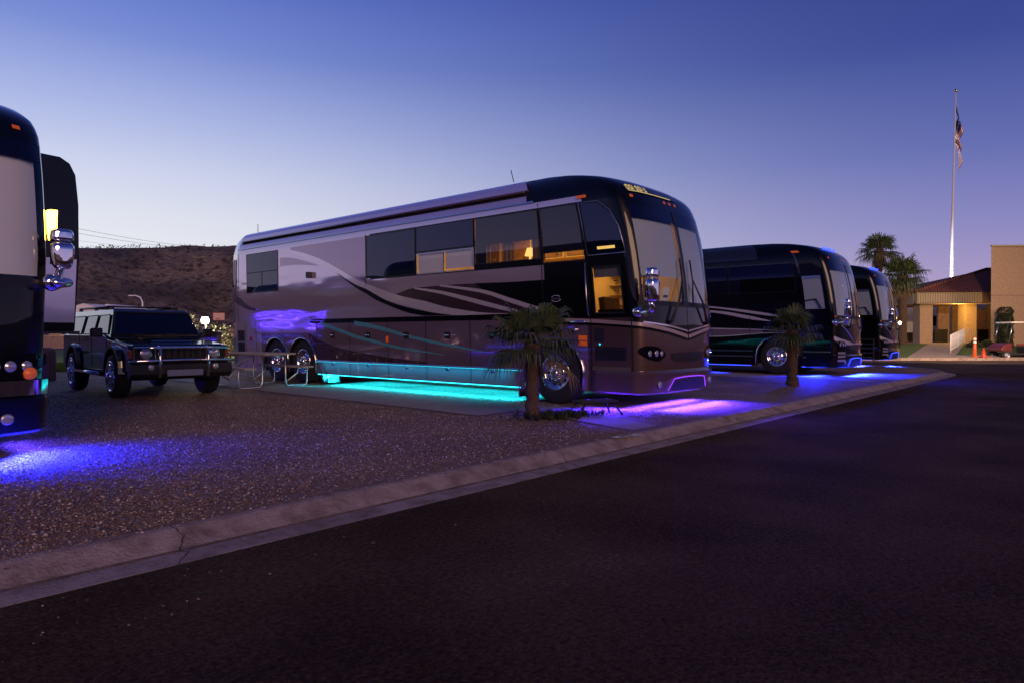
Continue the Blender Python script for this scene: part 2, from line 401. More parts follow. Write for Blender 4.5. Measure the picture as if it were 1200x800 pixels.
# loose stones
def stones(n, name):
    r = random.Random(11); vs = []; fs = []; ms = []
    base = [(1,0,0),(-1,0,0),(0,1,0),(0,-1,0),(0,0,1),(0,0,-1)]
    tri = [(0,2,4),(2,1,4),(1,3,4),(3,0,4),(2,0,5),(1,2,5),(3,1,5),(0,3,5)]
    b = MB(); keys = [M['gravel_a'], M['gravel_b'], M['gravel_c']]
    k = 0
    while k < n:
        f = 2.6+10.5*r.random()**1.6; a = -.78+1.2*r.random(); x, y, _ = cf(f, f*a)
        if (y < yc(x)+.41 and (r.random() > .006 or y < yc(x)-.7 or y < yc(x)+.1 and r.random() > .4)) or x > 9.3 or (x > 7 and y > 6.6 and x < 8.7) or (x > 7.1 and y < 6.8 and abs(x-7.5-(y-4.3)*.45) < .55): continue
        s = r.uniform(.004, .011)*(1.6 if r.random() < .03 else 1.3 if r.random() < .1 else 1)
        o = len(b.v); rz = r.random()*6.28; c_, s_ = math.cos(rz), math.sin(rz)
        for p in base:
            px, py, pz = p[0]*s*r.uniform(.7, 1.3), p[1]*s*r.uniform(.6, 1.1), p[2]*s*r.uniform(.4, .8)
            b.v.append((x+px*c_-py*s_, y+px*s_+py*c_, s*.35+pz+(0 if y > yc(x)+.33 else -.012 if y > yc(x)+.30 else -.10 if y < yc(x) else -.085)))
        mi = b.mi(keys[r.choice((0, 0, 0, 1, 1, 0, 1, 2))])
        for t_ in tri: b.f.append(tuple(i+o for i in t_)); b.m.append(mi); b.s.append(False)
        k += 1
    b.nofix = True
    return b.build(name)
M['gravel_a'] = mat('brown stone', (.15, .092, .066), .8); M['gravel_b'] = mat('tan stone', (.29, .195, .145), .8); M['gravel_c'] = mat('pale stone', (.55, .47, .43), .75)
tag(stones(42000, 'loose_gravel'), 'brown and pale gravel stones lying loose behind the curb', 'gravel', kind='stuff')

# lawn
sheet('lawn', [(-30, 24.5), (30, 24.5), (40, 60), (-40, 60)], .004, 'lawn')
def tufts(name, n, area, h, m, seed=1):
    r = random.Random(seed); b = MB(); b.nofix = True
    for _ in range(n):
        x = r.uniform(area[0], area[1]); y = r.uniform(area[2], area[3]); z = .0
        for k in range(4):
            a = r.random()*6.28; l = h*r.uniform(.6, 1.3); w_ = .006; dx, dy = math.cos(a)*l*.4, math.sin(a)*l*.4
            b.add([(x-w_, y, z), (x+w_, y, z), (x+dx, y+dy, z+l)], [(0, 1, 2)], m)
    return b.build(name)
tag(tufts('grass', 9000, (3, 12, 24.5, 31), .10, 'lawn'), 'strip of short green grass behind the parked vehicles', 'grass', kind='stuff')

# hills
def hills():
    from mathutils import noise
    b = MB(); NA, NR = 420, 26
    crest = [(-180,.05),(-120,.045),(-90,.05),(-65,.085),(-45,.128),(-32,.137),(-22,.1395),(-12,.12),(0,.08),(15,.07),(28,.066),(40,.045),(70,.05),(120,.05),(180,.05)]
    def ct(a):
        for (p, q), (s, t_) in zip(crest, crest[1:]):
            if a <= s: return q+(t_-q)*(a-p)/(s-p)
        return crest[-1][1]
    vs = []
    for i in range(NA):
        a = -180+360*i/NA; az = R(a)
        dx, dy = FWD[0]*math.cos(az)+RGT[0]*math.sin(az), FWD[1]*math.cos(az)+RGT[1]*math.sin(az)
        R0, R1 = (100, 170) if a < 5 and a > -95 else (230, 330)
        H_ = ct(a)*R1*math.cos(min(abs(az), .6))
        for j in range(NR):
            t_ = j/(NR-1)
            rr = R0+(R1-R0)*min(t_*1.3, 1)+max(0, t_*1.3-1)*300
            s = min(t_*1.3, 1); hz = H_*(s*s*(3-2*s))*.98
            px, py = dx*rr, dy*rr
            e = math.sin(math.pi*min(s, 1))
            g = noise.fractal(Vector((px*.03, py*.03, 0)), 1, 2, 6)
            g2 = noise.fractal(Vector((px*.15, py*.15, 3)), 1, 2, 4)
            hz += (g*4.0+g2*1.5)*e*(H_/18)+ (.35*g2 if s >= 1 else 0)
            vs.append((px, py, hz-.15))
    fs = [(i*NR+j, ((i+1) % NA)*NR+j, ((i+1) % NA)*NR+j+1, i*NR+j+1) for i in range(NA) for j in range(NR-1)]
    b.add(vs, fs, 'hill', True)
    o = b.build('hills')
    if o.data.polygons[5].normal.z < 0: o.data.flip_normals()
    return struct(o)
def hill_mat():
    m = bpy.data.materials.new('desert hillside'); m.use_nodes = True; nt = m.node_tree; b = nt.nodes['Principled BSDF']
    tcn = N(nt, 'ShaderNodeTexCoord')
    n = N(nt, 'ShaderNodeTexNoise'); n.inputs['Scale'].default_value = .07; n.inputs['Detail'].default_value = 10; n.inputs['Roughness'].default_value = .7; L(nt, tcn.outputs['Object'], n.inputs[0])
    v = N(nt, 'ShaderNodeTexVoronoi'); v.inputs['Scale'].default_value = .65; L(nt, tcn.outputs['Object'], v.inputs[0])
    n3 = N(nt, 'ShaderNodeTexNoise'); n3.inputs['Scale'].default_value = 1.1; n3.inputs['Detail'].default_value = 5; L(nt, tcn.outputs['Object'], n3.inputs[0])
    c = ramp(nt, n.outputs[0], [(.32, (.055,.044,.041,1)), (.5, (.135,.108,.095,1)), (.66, (.28,.23,.19,1))])
    k = ramp(nt, mathn(nt, 'ADD', v.outputs['Distance'], n3.outputs[0]), [(.55, (.22,.22,.2,1)), (.85, (1,1,1,1)), (1.2, (1.35,1.3,1.25,1))])
    mx = N(nt, 'ShaderNodeMix', data_type='RGBA', blend_type='MULTIPLY'); mx.inputs[0].default_value = 1
    L(nt, c, mx.inputs[6]); L(nt, k, mx.inputs[7]); L(nt, mx.outputs[2], b.inputs['Base Color']); b.inputs['Roughness'].default_value = .95
    bp = N(nt, 'ShaderNodeBump'); bp.inputs['Strength'].default_value = 1; bp.inputs['Distance'].default_value = 1.5
    L(nt, mathn(nt, 'ADD', n3.outputs[0], mathn(nt, 'MULTIPLY', n.outputs[0], 2)), bp.inputs['Height']); L(nt, bp.outputs[0], b.inputs['Normal'])
    return m
M['hill'] = hill_mat(); hills()
# scrub bushes on the ridge and slope
def scrub():
    r = random.Random(5); b = MB(); b.nofix = True
    for _ in range(900):
        a = R(r.uniform(-42, -8)); rr = r.uniform(104, 172); s = min((rr-100)/70, 1); H_ = .137*170*math.cos(a)
        z = H_*(s*s*(3-2*s))*.98-.3
        dx, dy = FWD[0]*math.cos(a)+RGT[0]*math.sin(a), FWD[1]*math.cos(a)+RGT[1]*math.sin(a)
        q = r.uniform(.3, .8)
        for k in range(7):
            c = Vector((dx*rr+r.uniform(-q, q), dy*rr+r.uniform(-q, q), z+r.uniform(.1, 1)*q))
            t1 = Vector((r.uniform(-1, 1), r.uniform(-1, 1), r.uniform(-1, 1)))*q*.6; t2 = Vector((r.uniform(-1, 1), r.uniform(-1, 1), r.uniform(-1, 1)))*q*.6
            b.add([c, c+t1, c+t2], [(0, 1, 2)], 'bush')
    return b.build('desert_scrub')
tag(scrub(), 'dark scattered scrub growing over the brown hillside', 'scrub', kind='stuff')

W=1.3; LEN=13.05
def prof(tab,z):
    if z<=tab[0][0]: return tab[0][1]
    for (a,b),(c,d) in zip(tab,tab[1:]):
        if z<=c:
            return b+(d-b)*(z-a)/(c-a)
    return tab[-1][1]
FR=[(.2,.05),(.5,.0),(1.3,.0),(1.7,.02),(2.1,.06),(2.5,.12),(2.9,.20),(3.2,.29),(3.4,.38),(3.52,.48),(3.64,.66),(3.74,.95),(3.82,1.4),(3.88,2.0),(3.9,2.6)]
SD=[(.2,.088),(.56,.078),(1.42,.045),(1.9,.018),(3.3,0),(3.5,.03),(3.65,.09),(3.78,.18),(3.86,.28),(3.9,.42)]
RR=[(.2,.04),(.8,0),(2.2,.04),(3.2,.14),(3.7,.28),(3.9,.5)]
def ss(t): t=max(0,min(1,t)); return t*t*(3-2*t)
def build():
    pts=[]
    def fr(x,L,n): return L*(1-max(0,(1-abs(x/W)**n))**(1/n))
    N=40
    # near side rear corner -> front -> far side -> rear
    ang=[i/N*math.pi/2 for i in range(N+1)]
    # rear half near: from centre rear to side
    for a in ang:
        x=-W*math.sin(a)**(2/3.5); y=LEN-.4+.4*math.cos(a)**(2/3.5); pts.append((x,y))
    for k in range(1,60): pts.append((-W,LEN-.4-(LEN-.4-.4)*k/60))
    for a in ang:
        x=-W*math.cos(a)**(2/3.6); y=.4-.34*math.sin(a)**(2/3.6)-.06*(1-(x/W)**2); pts.append((x,y))
    h=pts[:]
    for x,y in reversed(h[:-1]): pts.append((-x,y))
    us=[0]
    for p,q in zip(pts,pts[1:]): us.append(us[-1]+math.dist(p,q))
    return pts,us
PTS,US=build(); UT=US[-1]; UM=UT/2
import bisect
def ref(u):
    u=max(0,min(UT,u)); i=min(max(bisect.bisect_right(US,u)-1,0),len(US)-2)
    t=(u-US[i])/(US[i+1]-US[i]) if US[i+1]>US[i] else 0
    return (PTS[i][0]+(PTS[i+1][0]-PTS[i][0])*t, PTS[i][1]+(PTS[i+1][1]-PTS[i][1])*t)
ZK=[1.0]
def zmap(z): return z if z<2 else 2+(z-2)*ZK[0]
def P0(u,z):
    x,y=ref(u)
    x*=1-prof(SD,z)/W
    return (x, y+prof(FR,z)*ss(1-y/3.2)-prof(RR,z)*ss((y-LEN+1.2)/1.2), zmap(z))
def P(u,z,off=0):
    p=P0(u,z)
    if not off: return p
    e=.01
    a=P0(u-e,z);b=P0(u+e,z);c=P0(u,z-e);d=P0(u,z+e)
    t=[b[i]-a[i] for i in range(3)]; s=[d[i]-c[i] for i in range(3)]
    n=(t[1]*s[2]-t[2]*s[1], t[2]*s[0]-t[0]*s[2], t[0]*s[1]-t[1]*s[0])
    l=math.sqrt(sum(v*v for v in n)) or 1
    return tuple(p[i]+n[i]/l*off for i in range(3))
def uy(y):  # near side u for local y
    lo,hi=0,UM
    for _ in range(40):
        m=(lo+hi)/2
        if ref(m)[1]>y: lo=m
        else: hi=m
    return lo

# ------------------------------------------------------------------ coach surface: P(u, z) on the rounded body
def uy(y):
    lo, hi = 0, UM
    for _ in range(36):
        m = (lo+hi)/2
        if ref(m)[1] > y: lo = m
        else: hi = m
    return lo
def ux(x):
    lo, hi = uy(.42), UT-uy(.42)
    for _ in range(36):
        m = (lo+hi)/2
        if ref(m)[0] < x: lo = m
        else: hi = m
    return lo
def ug(p):   # ('y', v) near side, ('x', v) front, number = u
    if isinstance(p, tuple): return uy(p[1]) if p[0] == 'y' else ux(p[1])
    return p
def gpatch(b, u0, u1, z0, z1, off, m, nu=None, nz=None, smooth=True):
    nu = nu or max(1, int((u1-u0)/.12)); nz = nz or max(1, int((z1-z0)/.14))
    vs = [P(u0+(u1-u0)*i/nu, z0+(z1-z0)*j/nz, off) for i in range(nu+1) for j in range(nz+1)]
    fs = [(i*(nz+1)+j, (i+1)*(nz+1)+j, (i+1)*(nz+1)+j+1, i*(nz+1)+j+1) for i in range(nu) for j in range(nz)]
    return b.add(vs, fs, m, smooth)
def frame(b, u0, u1, z0, z1, w_, off, m):   # rectangular ring, w_ wide
    for a in ((u0-w_, u1+w_, z1, z1+w_), (u0-w_, u1+w_, z0-w_, z0), (u0-w_, u0, z0, z1), (u1, u1+w_, z0, z1)): gpatch(b, *a, off, m)
def resample(pts, n):
    d = [0]
    for p, q in zip(pts, pts[1:]): d.append(d[-1]+math.dist(p, q))
    out = []
    for i in range(n+1):
        s = d[-1]*i/n; k = min(max(bisect.bisect_right(d, s)-1, 0), len(d)-2); t_ = (s-d[k])/max(d[k+1]-d[k], 1e-9)
        # catmull-rom
        p = [pts[max(k-1, 0)], pts[k], pts[k+1], pts[min(k+2, len(pts)-1)]]
        out.append(tuple(.5*(2*p[1][c]+(-p[0][c]+p[2][c])*t_+(2*p[0][c]-5*p[1][c]+4*p[2][c]-p[3][c])*t_*t_+(-p[0][c]+3*p[1][c]-3*p[2][c]+p[3][c])*t_**3) for c in range(2)))
    return out
def band(b, top, bot, off, m, n=48, front=False):   # points are (y, z) on the near side or (u, z) when front
    if not front: top = [(uy(p[0]), p[1]) for p in top]; bot = [(uy(p[0]), p[1]) for p in bot]
    T, B_ = resample(top, n), resample(bot, n); k = 3
    vs = [P(B_[i][0]+(T[i][0]-B_[i][0])*j/k, B_[i][1]+(T[i][1]-B_[i][1])*j/k, off) for i in range(n+1) for j in range(k+1)]
    fs = [(i*(k+1)+j, (i+1)*(k+1)+j, (i+1)*(k+1)+j+1, i*(k+1)+j+1) for i in range(n) for j in range(k)]
    return b.add(vs, fs, m, True)
def mir(u): return UT-u

def shell(parent, holes, matf, arches, name='body'):
    """body skin: grid in (u, z) with rectangular openings, then the wheel-arch panels, roof and tail"""
    us = set([0, UT]); zs = set([.25, .56, .9, 1.2, 1.42, 1.52, 1.66, 1.9, 2.1, 2.33, 2.6, 2.85, 3.1, 3.3, 3.4, 3.5, 3.58, 3.65, 3.72, 3.78, 3.82, 3.86, 3.9])
    n = 90
    for i in range(n+1): us.add(UT*i/n)
    for u_ in (uy(.42), UM, ): 
        for k in range(-14, 15): us.add(UM+k*.115)
    for h in holes+arches: us.update(h[:2]); zs.update(h[2:4])
    us = sorted(us); zs = sorted(zs)
    us = [u for i, u in enumerate(us) if i == 0 or u-us[i-1] > 1e-5]; zs = [z for i, z in enumerate(zs) if i == 0 or z-zs[i-1] > 1e-5]
    b = MB(); nz = len(zs)
    b.v = [P(u, z) for u in us for z in zs]
    for i in range(len(us)-1):
        for j in range(nz-1):
            um, zm = (us[i]+us[i+1])/2, (zs[j]+zs[j+1])/2
            if any(h[0] < um < h[1] and h[2] < zm < h[3] for h in holes+arches): continue
            b.f.append((i*nz+j, (i+1)*nz+j, (i+1)*nz+j+1, i*nz+j+1)); b.m.append(b.mi(matf(um, zm))); b.s.append(True)
    # roof
    rim = [P(u, 3.9) for u in us]; rings = [rim]
    for s, z in ((.85, zmap(3.908)), (.6, zmap(3.915)), (.3, zmap(3.918))):
        rings.append([(p[0]*s, 6.9+(p[1]-6.9)*(1-(1-s)*.75 if s > .5 else s+.05), z) for p in rim])
    o = len(b.v); m_ = len(rim); mi = b.mi(matf(UM, 3.88))
    for r_ in rings: b.v += r_
    for a in range(len(rings)-1):
        for k in range(m_-1): b.f.append((o+a*m_+k, o+a*m_+k+1, o+(a+1)*m_+k+1, o+(a+1)*m_+k)); b.m.append(mi); b.s.append(True)
    b.f.append(tuple(o+(len(rings)-1)*m_+k for k in range(m_-1))); b.m.append(mi); b.s.append(False)
    return b
def arch_panel(b, y0, y1, z1, yc_, zc, rad, mp, far=False):
    f = (lambda y, z, o=0: P(mir(uy(y)), z, o)) if far else (lambda y, z, o=0: P(uy(y), z, o))
    inn = [(yc_-rad, .25), (yc_-rad, zc)]; ou = [(y0, .25), (y0, zc)]
    for k in range(1, 20):
        t_ = math.pi*(1-k/20); c_, s_ = math.cos(t_), math.sin(t_)
        inn.append((yc_+rad*c_, zc+rad*s_))
        lim = []
        if c_ < -1e-6: lim.append((y0-yc_)/c_)
        if c_ > 1e-6: lim.append((y1-yc_)/c_)
        if s_ > 1e-6: lim.append((z1-zc)/s_)
        q = min(lim); ou.append((yc_+q*c_, zc+q*s_))
    inn += [(yc_+rad, zc), (yc_+rad, .25)]; ou += [(y1, zc), (y1, .25)]
    n = len(inn); vs = [f(*p) for p in inn]+[f(*p) for p in ou]
    b.add(vs, [(k, k+1, n+k+1, n+k) for k in range(n-1)], mp, True)
    # inner lip returning into the well
    vs = [f(*p) for p in inn]+[f(p[0], p[1], -.14) for p in inn]
    b.add(vs, [(k, k+1, n+k+1, n+k) for k in range(n-1)], 'darkplastic', True)
    # corners of the rectangle beyond the outer polyline
    for s_, yy in ((-1, y0), (1, y1)):
        ks = [k for k in range(n) if abs(ou[k][0]-yy) < 1e-6 and ou[k][1] > zc+1e-6]; kt = [k for k in range(n) if abs(ou[k][1]-z1) < 1e-6]
        if kt:
            last = max([ou[k] for k in range(n) if abs(ou[k][0]-yy) < 1e-6], key=lambda p: p[1]); first = min([ou[k] for k in kt], key=lambda p: abs(p[0]-yy))
            if last[1] < z1-1e-6 and abs(first[0]-yy) > 1e-6: b.add([f(*last), f(*first), f(yy, z1)], [(0, 1, 2)], mp)
    return inn

def wheel(parent, y, x_out, rad=.52, side=-1, rimm='chrome', holes=10, name='wheel', zc=None, wd=.29, rr=.285):
    """tyre > rim, hub_cap; outer face at x_out, looking towards side"""
    zc = rad if zc is None else zc
    s = side; e = MB()
    pr = [(0.03, rr-.01), (0, rr+.01), (-.004, rr+.05), (0, rad-.07), (.015, rad-.02), (.045, rad-.004), (.06, rad), (wd-.05, rad), (wd-.015, rad-.03), (wd, rad-.1), (wd, rr), (wd-.05, .05)]
    e.lathe([(x_out-s*h, r_) for h, r_ in pr], 'rubber', (0, y, zc), n=40)
    for h in (.085, .125, .165, .205):
        e.lathe([(x_out-s*(h-.005), rad+.001), (x_out-s*h, rad-.0), (x_out-s*(h+.005), rad+.001)], 'blackmatte', (0, y, zc), n=40)
    t_ = e.build(name, parent)
    r = MB()
    pr = [(.005, rr+.012), (-.012, rr+.006), (-.010, rr-.012), (.02, rr-.03), (.06, rr-.05), (.065, rr*.62), (.045, rr*.52), (.02, rr*.46), (.02, rr*.05)]
    r.lathe([(x_out-s*h, q) for h, q in pr], rimm, (0, y, zc), n=48)
    for k in range(holes):
        a = 2*math.pi*k/holes; q = rr*.71; rh = rr*.085
        c_ = (x_out-s*.058, y+q*math.cos(a), zc+q*math.sin(a))
        r.lathe([(c_[0], rh), (c_[0]-s*.0005, 0.001)], 'blackmatte', (0, c_[1], c_[2]), n=12)
    for k in range(10):
        a = 2*math.pi*(k+.5)/10; q = rr*.42
        r.lathe([(x_out-s*.02, .016), (x_out+s*.012, .013), (x_out+s*.014, .001)], rimm, (0, y+q*math.cos(a), zc+q*math.sin(a)), n=8)
    r.build('rim', t_)
    h = MB(); h.lathe([(x_out-s*.02, rr*.30), (x_out+s*.02, rr*.29), (x_out+s*.05, rr*.25), (x_out+s*.062, rr*.16), (x_out+s*.064, .001)], rimm, (0, y, zc), n=32)
    h.build('hub_cap', t_)
    return t_

def mirror(parent, sx, body='chrome', y=-.2, zb=1.50):
    X = sx*(1.56 if sx < 0 else 1.37); y = y if sx < 0 else .20
    arm = MB()
    arm.tube([(sx*1.27, .22, zb), (sx*1.30, .05, zb-.02), (sx*1.40, y*.6, zb), (X-sx*.04, y, zb+.04), (X, y, zb+.16)], [.055, .05, .045, .04, .035], body, 12)
    arm.lathe([(-.06, .02), (-.05, .075), (0, .085), (.05, .075), (.06, .02)], body, (sx*1.28, .18, zb), 'y', 16)
    a = arm.build('mirror_arm', parent)
    h = MB()
    def head(z0, z1, w0, w1, w2, d):
        n = 12; k = 7; vs = []
        for j in range(k+1):
            t_ = j/k; z = z0+(z1-z0)*t_; ww = (w0*(1-t_)*(1-t_)+2*w1*t_*(1-t_)*1.1+w2*t_*t_); cap = min(1, .80+2.2*min(t_, 1-t_))
            for i in range(n):
                a_ = 2*math.pi*i/n; cx_ = abs(math.cos(a_))**.5*(1 if math.cos(a_) > 0 else -1); sy = abs(math.sin(a_))**.7*(1 if math.sin(a_) > 0 else -1)
                vs.append((X+cx_*ww*cap, y+(sy*d*cap if sy < 0 else sy*d*.35), z))
        fs = [(j*n+i, j*n+(i+1) % n, (j+1)*n+(i+1) % n, (j+1)*n+i) for j in range(k) for i in range(n)]+[tuple(range(n)), tuple(k*n+i for i in range(n))]
        h.add(vs, fs, body, True)
    k_ = .84 if sx > 0 else 1; head(zb+.14, zb+.47*k_, .085*k_, .125*k_, .115*k_, .11*k_); head(zb+.485*k_, zb+.62*k_, .115*k_, .115*k_, .10*k_, .10*k_)
    hh = h.build('mirror_head', a)
    g = MB(); g.box((X, y+.045, zb+.31), (.17, .008, .26), 'dglass'); g.build('mirror_glass', hh)

def wiper(b, x0, z0, x1, z1, m='darkplastic'):
    for o in (-.03, .03):
        b.tube([P(ux(x0+o), z0, .05), P(ux(x0+(x1-x0)*.5+o*.6), z0+(z1-z0)*.5, .075), P(ux(x1+o*.2), z1, .05)], .011, m, 6)
    d = Vector((x1-x0, z1-z0)).normalized()
    b.tube([P(ux(x1-.02), z1-.42, .03), P(ux(x1), z1, .045), P(ux(x1+.02), z1+.34, .03)], .013, m, 6)
    b.lathe([(-.02, .03), (.03, .03), (.035, .001)], m, P(ux(x0), z0, .02), 'y', 10)

def coach_common(t, c):
    """parts every coach has; c is a dict of its own materials and options"""
    holes = []
    wsz = (1.68, 3.18)
    wx = c.get('wx', 1.17); wL, wR = (ux(-wx), ux(-.035)), (ux(.035), ux(wx))
    holes += [(wL[0], wL[1], *wsz), (wR[0], wR[1], *wsz)]
    holes += [(uy(a), uy(b_), z0, z1) for a, b_, z0, z1 in c.get('side_holes', [])]
    ar = [(uy(2.50), uy(1.12), .25, 1.2), (uy(11.30), uy(8.80), .25, 1.2)]
    ar += [(mir(q[1]), mir(q[0]), .25, 1.2) for q in ar]
    b = shell(t, holes, c['matf'], ar)
    for far in (False, True):
        arch_panel(b, 1.12, 2.50, 1.2, 1.81, .50, .60, c['arch'], far)
        arch_panel(b, 8.80, 10.03, 1.2, 9.43, .50, .575, c['arch'], far)
        arch_panel(b, 10.03, 11.30, 1.2, 10.62, .50, .575, c['arch'], far)
    body = b.build('body', t)
    ch = MB(); ch.box((0, 6.6, .75), (1.5, 12.2, .84), 'blackmatte'); ch.box((0, 4.3, .31), (2.3, 3.2, .08), 'blackmatte'); ch.box((0, 7, .31), (2.3, 3.0, .08), 'blackmatte')
    ch.box((0, .75, .34), (2.2, .55, .06), 'blackmatte'); ch.box((0, 6.6, 1.28), (2.35, 12.0, .05), 'blackmatte'); ch.build('chassis', t)
    # arch trims
    for ys in ((1.81,), (9.43, 10.62)):
        for far in (False, True):
            f = (lambda y, z, o: P(mir(uy(y)), z, o)) if far else (lambda y, z, o: P(uy(y), z, o))
            tr = MB()
            for y in ys:
                rad = .605 if len(ys) == 1 else .58
                a0, a1 = (180, 0)
                pts = []
                if not (len(ys) == 2 and y == ys[1]): pts += [f(y-rad, .28, .012)]
                for k in range(25): pts.append(f(y+rad*math.cos(R(180-180*k/24)), .5+rad*math.sin(R(180-180*k/24)), .012))
                if not (len(ys) == 2 and y == ys[0]): pts += [f(y+rad, .28, .012)]
                tr.tube(pts, .018, c.get('trim', 'chrome'), 6)
            tr.build('wheel_arch_trim', t)
    for s in (-1, 1):
        for y in (1.81, 9.43, 10.62): wheel(t, y, s*1.20, .52, s)
    # windshield: frame, two panes, shades behind
    for (a, q), nm in ((wL, 'windshield'), (wR, 'windshield')):
        g = MB(); gpatch(g, a, q, *wsz, -.004, 'wglass', 12, 12); w_ = g.build(nm, t)
        s = MB(); z0 = c['shade'][0 if a == wL[0] else 1]
        gpatch(s, a+.02, q-.02, z0, 3.14, -.06, c.get('shademat', 'shade'), 8, 8)
        s.build('shade', w_)
        d = MB(); gpatch(d, a, q, 2.98, 3.18, -.002, 'dglass', 12, 2); d.build('tint_band', w_)
    fr = MB(); gpatch(fr, ux(-1.25), ux(1.25), 1.60, 1.68, .004, 'darkplastic'); gpatch(fr, ux(-.045), ux(.045), 1.68, 3.18, .006, 'darkplastic'); fr.build('windshield_frame', t)
    dash = MB(); dash.box((0, .62, 1.5), (2.2, .8, .12), 'darkplastic'); dash.build('dashboard', t)
    wp = MB(); wiper(wp, -.62, 1.35, -.17, 2.05); w2 = MB(); wiper(w2, .72, 1.35, .20, 2.05)
    wp.build('wiper', t); w2.build('wiper', t)
    # lamps
    for s in (-1, 1):
        hl = MB(); x0, x1 = (.74, 1.262)
        top = [(ux(s*x1), .93), (ux(s*(x1-.08)), .985), (ux(s*(x0+.2)), .97), (ux(s*x0), .88)]; bot = [(ux(s*x1), .88), (ux(s*(x1-.12)), .79), (ux(s*(x0+.16)), .75), (ux(s*x0), .84)]
        band(hl, top, bot, .012, 'dglass', 16, True); h_ = hl.build('headlight', t)
        l = MB()
        for xx, rr_ in ((.84, .042), (.96, .052), (1.1, .05)):
            p = P(ux(s*xx), .87, .012); l.lathe([(0, rr_), (-.012, rr_*.8), (-.018, .001)], 'lens', (p[0], p[1], p[2]), 'y', 16)
        l.build('lamp_lens', h_)
    # grille panel in the nose
    g = MB(); band(g, [(ux(-.58), .865), (ux(-.2), .875), (ux(.2), .875), (ux(.58), .865)], [(ux(-.54), .76), (ux(-.2), .72), (ux(.2), .72), (ux(.54), .76)], .01, c.get('grille', 'chrome'), 20, True)
    g.build('nose_grille', t)
    # bumper
    bp = MB(); u0, u1 = uy(.95), UT-uy(.95)
    n = 60
    for (z0, o0, z1, o1) in ((.24, .02, .27, .05), (.27, .05, .56, .055), (.56, .055, .60, .035), (.60, .035, .605, 0)):
        vs = []
        for i in range(n+1):
            u = u0+(u1-u0)*i/n; vs += [P(u, z0, o0), P(u, z1, o1)]
        bp.add(vs, [(2*i, 2*i+2, 2*i+3, 2*i+1) for i in range(n)], c['bumper'], True)
    bo = bp.build('bumper', t)
    op = MB(); band(op, [(ux(-.55), .475), (ux(-.3), .49), (ux(.3), .49), (ux(.55), .475)], [(ux(-.68), .30), (ux(-.3), .285), (ux(.3), .285), (ux(.68), .30)], .06, 'blackmatte', 20, True)
    op.tube([P(ux(x), z, .066) for x, z in ((-.70, .30), (-.56, .48), (-.3, .495), (0, .497), (.3, .495), (.56, .48), (.70, .30))], .007, c.get('led_lip', 'led_violet'), 6)
    op.build('bumper_opening', bo)
    for s in (-1, 1):
        f = MB(); p = P(ux(s*.93), .40, .055); f.lathe([(0, .05), (-.012, .052), (-.02, .04), (-.012, .001)], c.get('fog', 'lens'), p, 'y', 16); f.build('fog_light', bo)
    pass
    pass
    # clearance lamps
    for x in (-1.06, -.18, 0, .18, 1.06):
        k = MB(); u = ux(x); gpatch(k, u-.035, u+.035, 3.30, 3.345, .012, c.get('clear', 'amber'), 2, 2); k.build('clearance_light', t)
    mirror(t, -1)
    if c.get('far_mirror'): mirror(t, 1, zb=1.66)
    else:
        b = MB(); p = P(ux(1.27), 1.52, 0); b.lathe([(-.06, .02), (-.05, .06), (0, .07), (.05, .06), (.06, .02)], 'chrome', p, 'y', 14); b.build('mirror_bracket', t)
    # roof air unit
    for y0 in c.get('ac', ()):
        ac = MB()
        k = 8; vs = []; n = 16
        for j in range(k+1):
            t_ = j/k*math.pi/2
            for i in range(n):
                a = 2*math.pi*i/n; q = math.cos(t_)**.5 if t_ < 1.57 else 0.02
                cx_ = abs(math.cos(a))**.6*(1 if math.cos(a) > 0 else -1); sy = abs(math.sin(a))**.6*(1 if math.sin(a) > 0 else -1)
                vs.append((cx_*.45*max(q, .02), y0+sy*.5*max(q, .02), 3.86+.11*math.sin(t_)))
        ac.add(vs, [(j*n+i, j*n+(i+1) % n, (j+1)*n+(i+1) % n, (j+1)*n+i) for j in range(k) for i in range(n)], 'greyblack', True)
        ac.build('roof_air_unit', t)
    return body

# ------------------------------------------------------------------ coach with the silver, plum and bronze paint (subject)
Y0 = 5.15
bus = thing('motorhome_coach', 'bronze, mauve and black motorhome coach lit turquoise along its side and violet at its nose', 'motorhome', (10.35, Y0, 0), 0, 'coaches parked side by side')
def mf1(u, z):
    x, y = ref(u); fr = u > uy(.45) and u < UT-uy(.45); far = u > UM
    if y > LEN-.3 and abs(x) < 1.2: return 'silver'
    if z > 3.4: return 'black' if y < 2.2 else 'silver'
    if z > 3.3: return 'lightstripe' if (y > .8 and not fr) else 'black'
    if z > 1.52:
        if y < 1.1 or fr: return 'black'
        if z > 2.33: return 'black' if y < 6.8 else 'silver'
        return 'black' if y < 1.9 else 'silver'
    if z > 1.42: return 'black' if y < 9 else 'silver'
    return 'brown' if y < 1.15 else 'taupe' if y < 8.8 else 'silver'
SH = [(.94, .42, 1.50, 2.22), (3.60, 2.02, 2.44, 3.28), (5.20, 3.62, 2.35, 2.76), (1.96, 1.08, 2.36, 3.28)]
coach_common(bus, dict(matf=mf1, arch='taupe', bumper='brown', shade=(2.08, 1.70), side_holes=SH, led_lip='led_violet', ac=(2.0,)))

def seam(b, y, z0, z1, off=.0065): u = uy(y); gpatch(b, u-.009, u+.009, z0, z1, off, 'blackmatte', 1, 8)
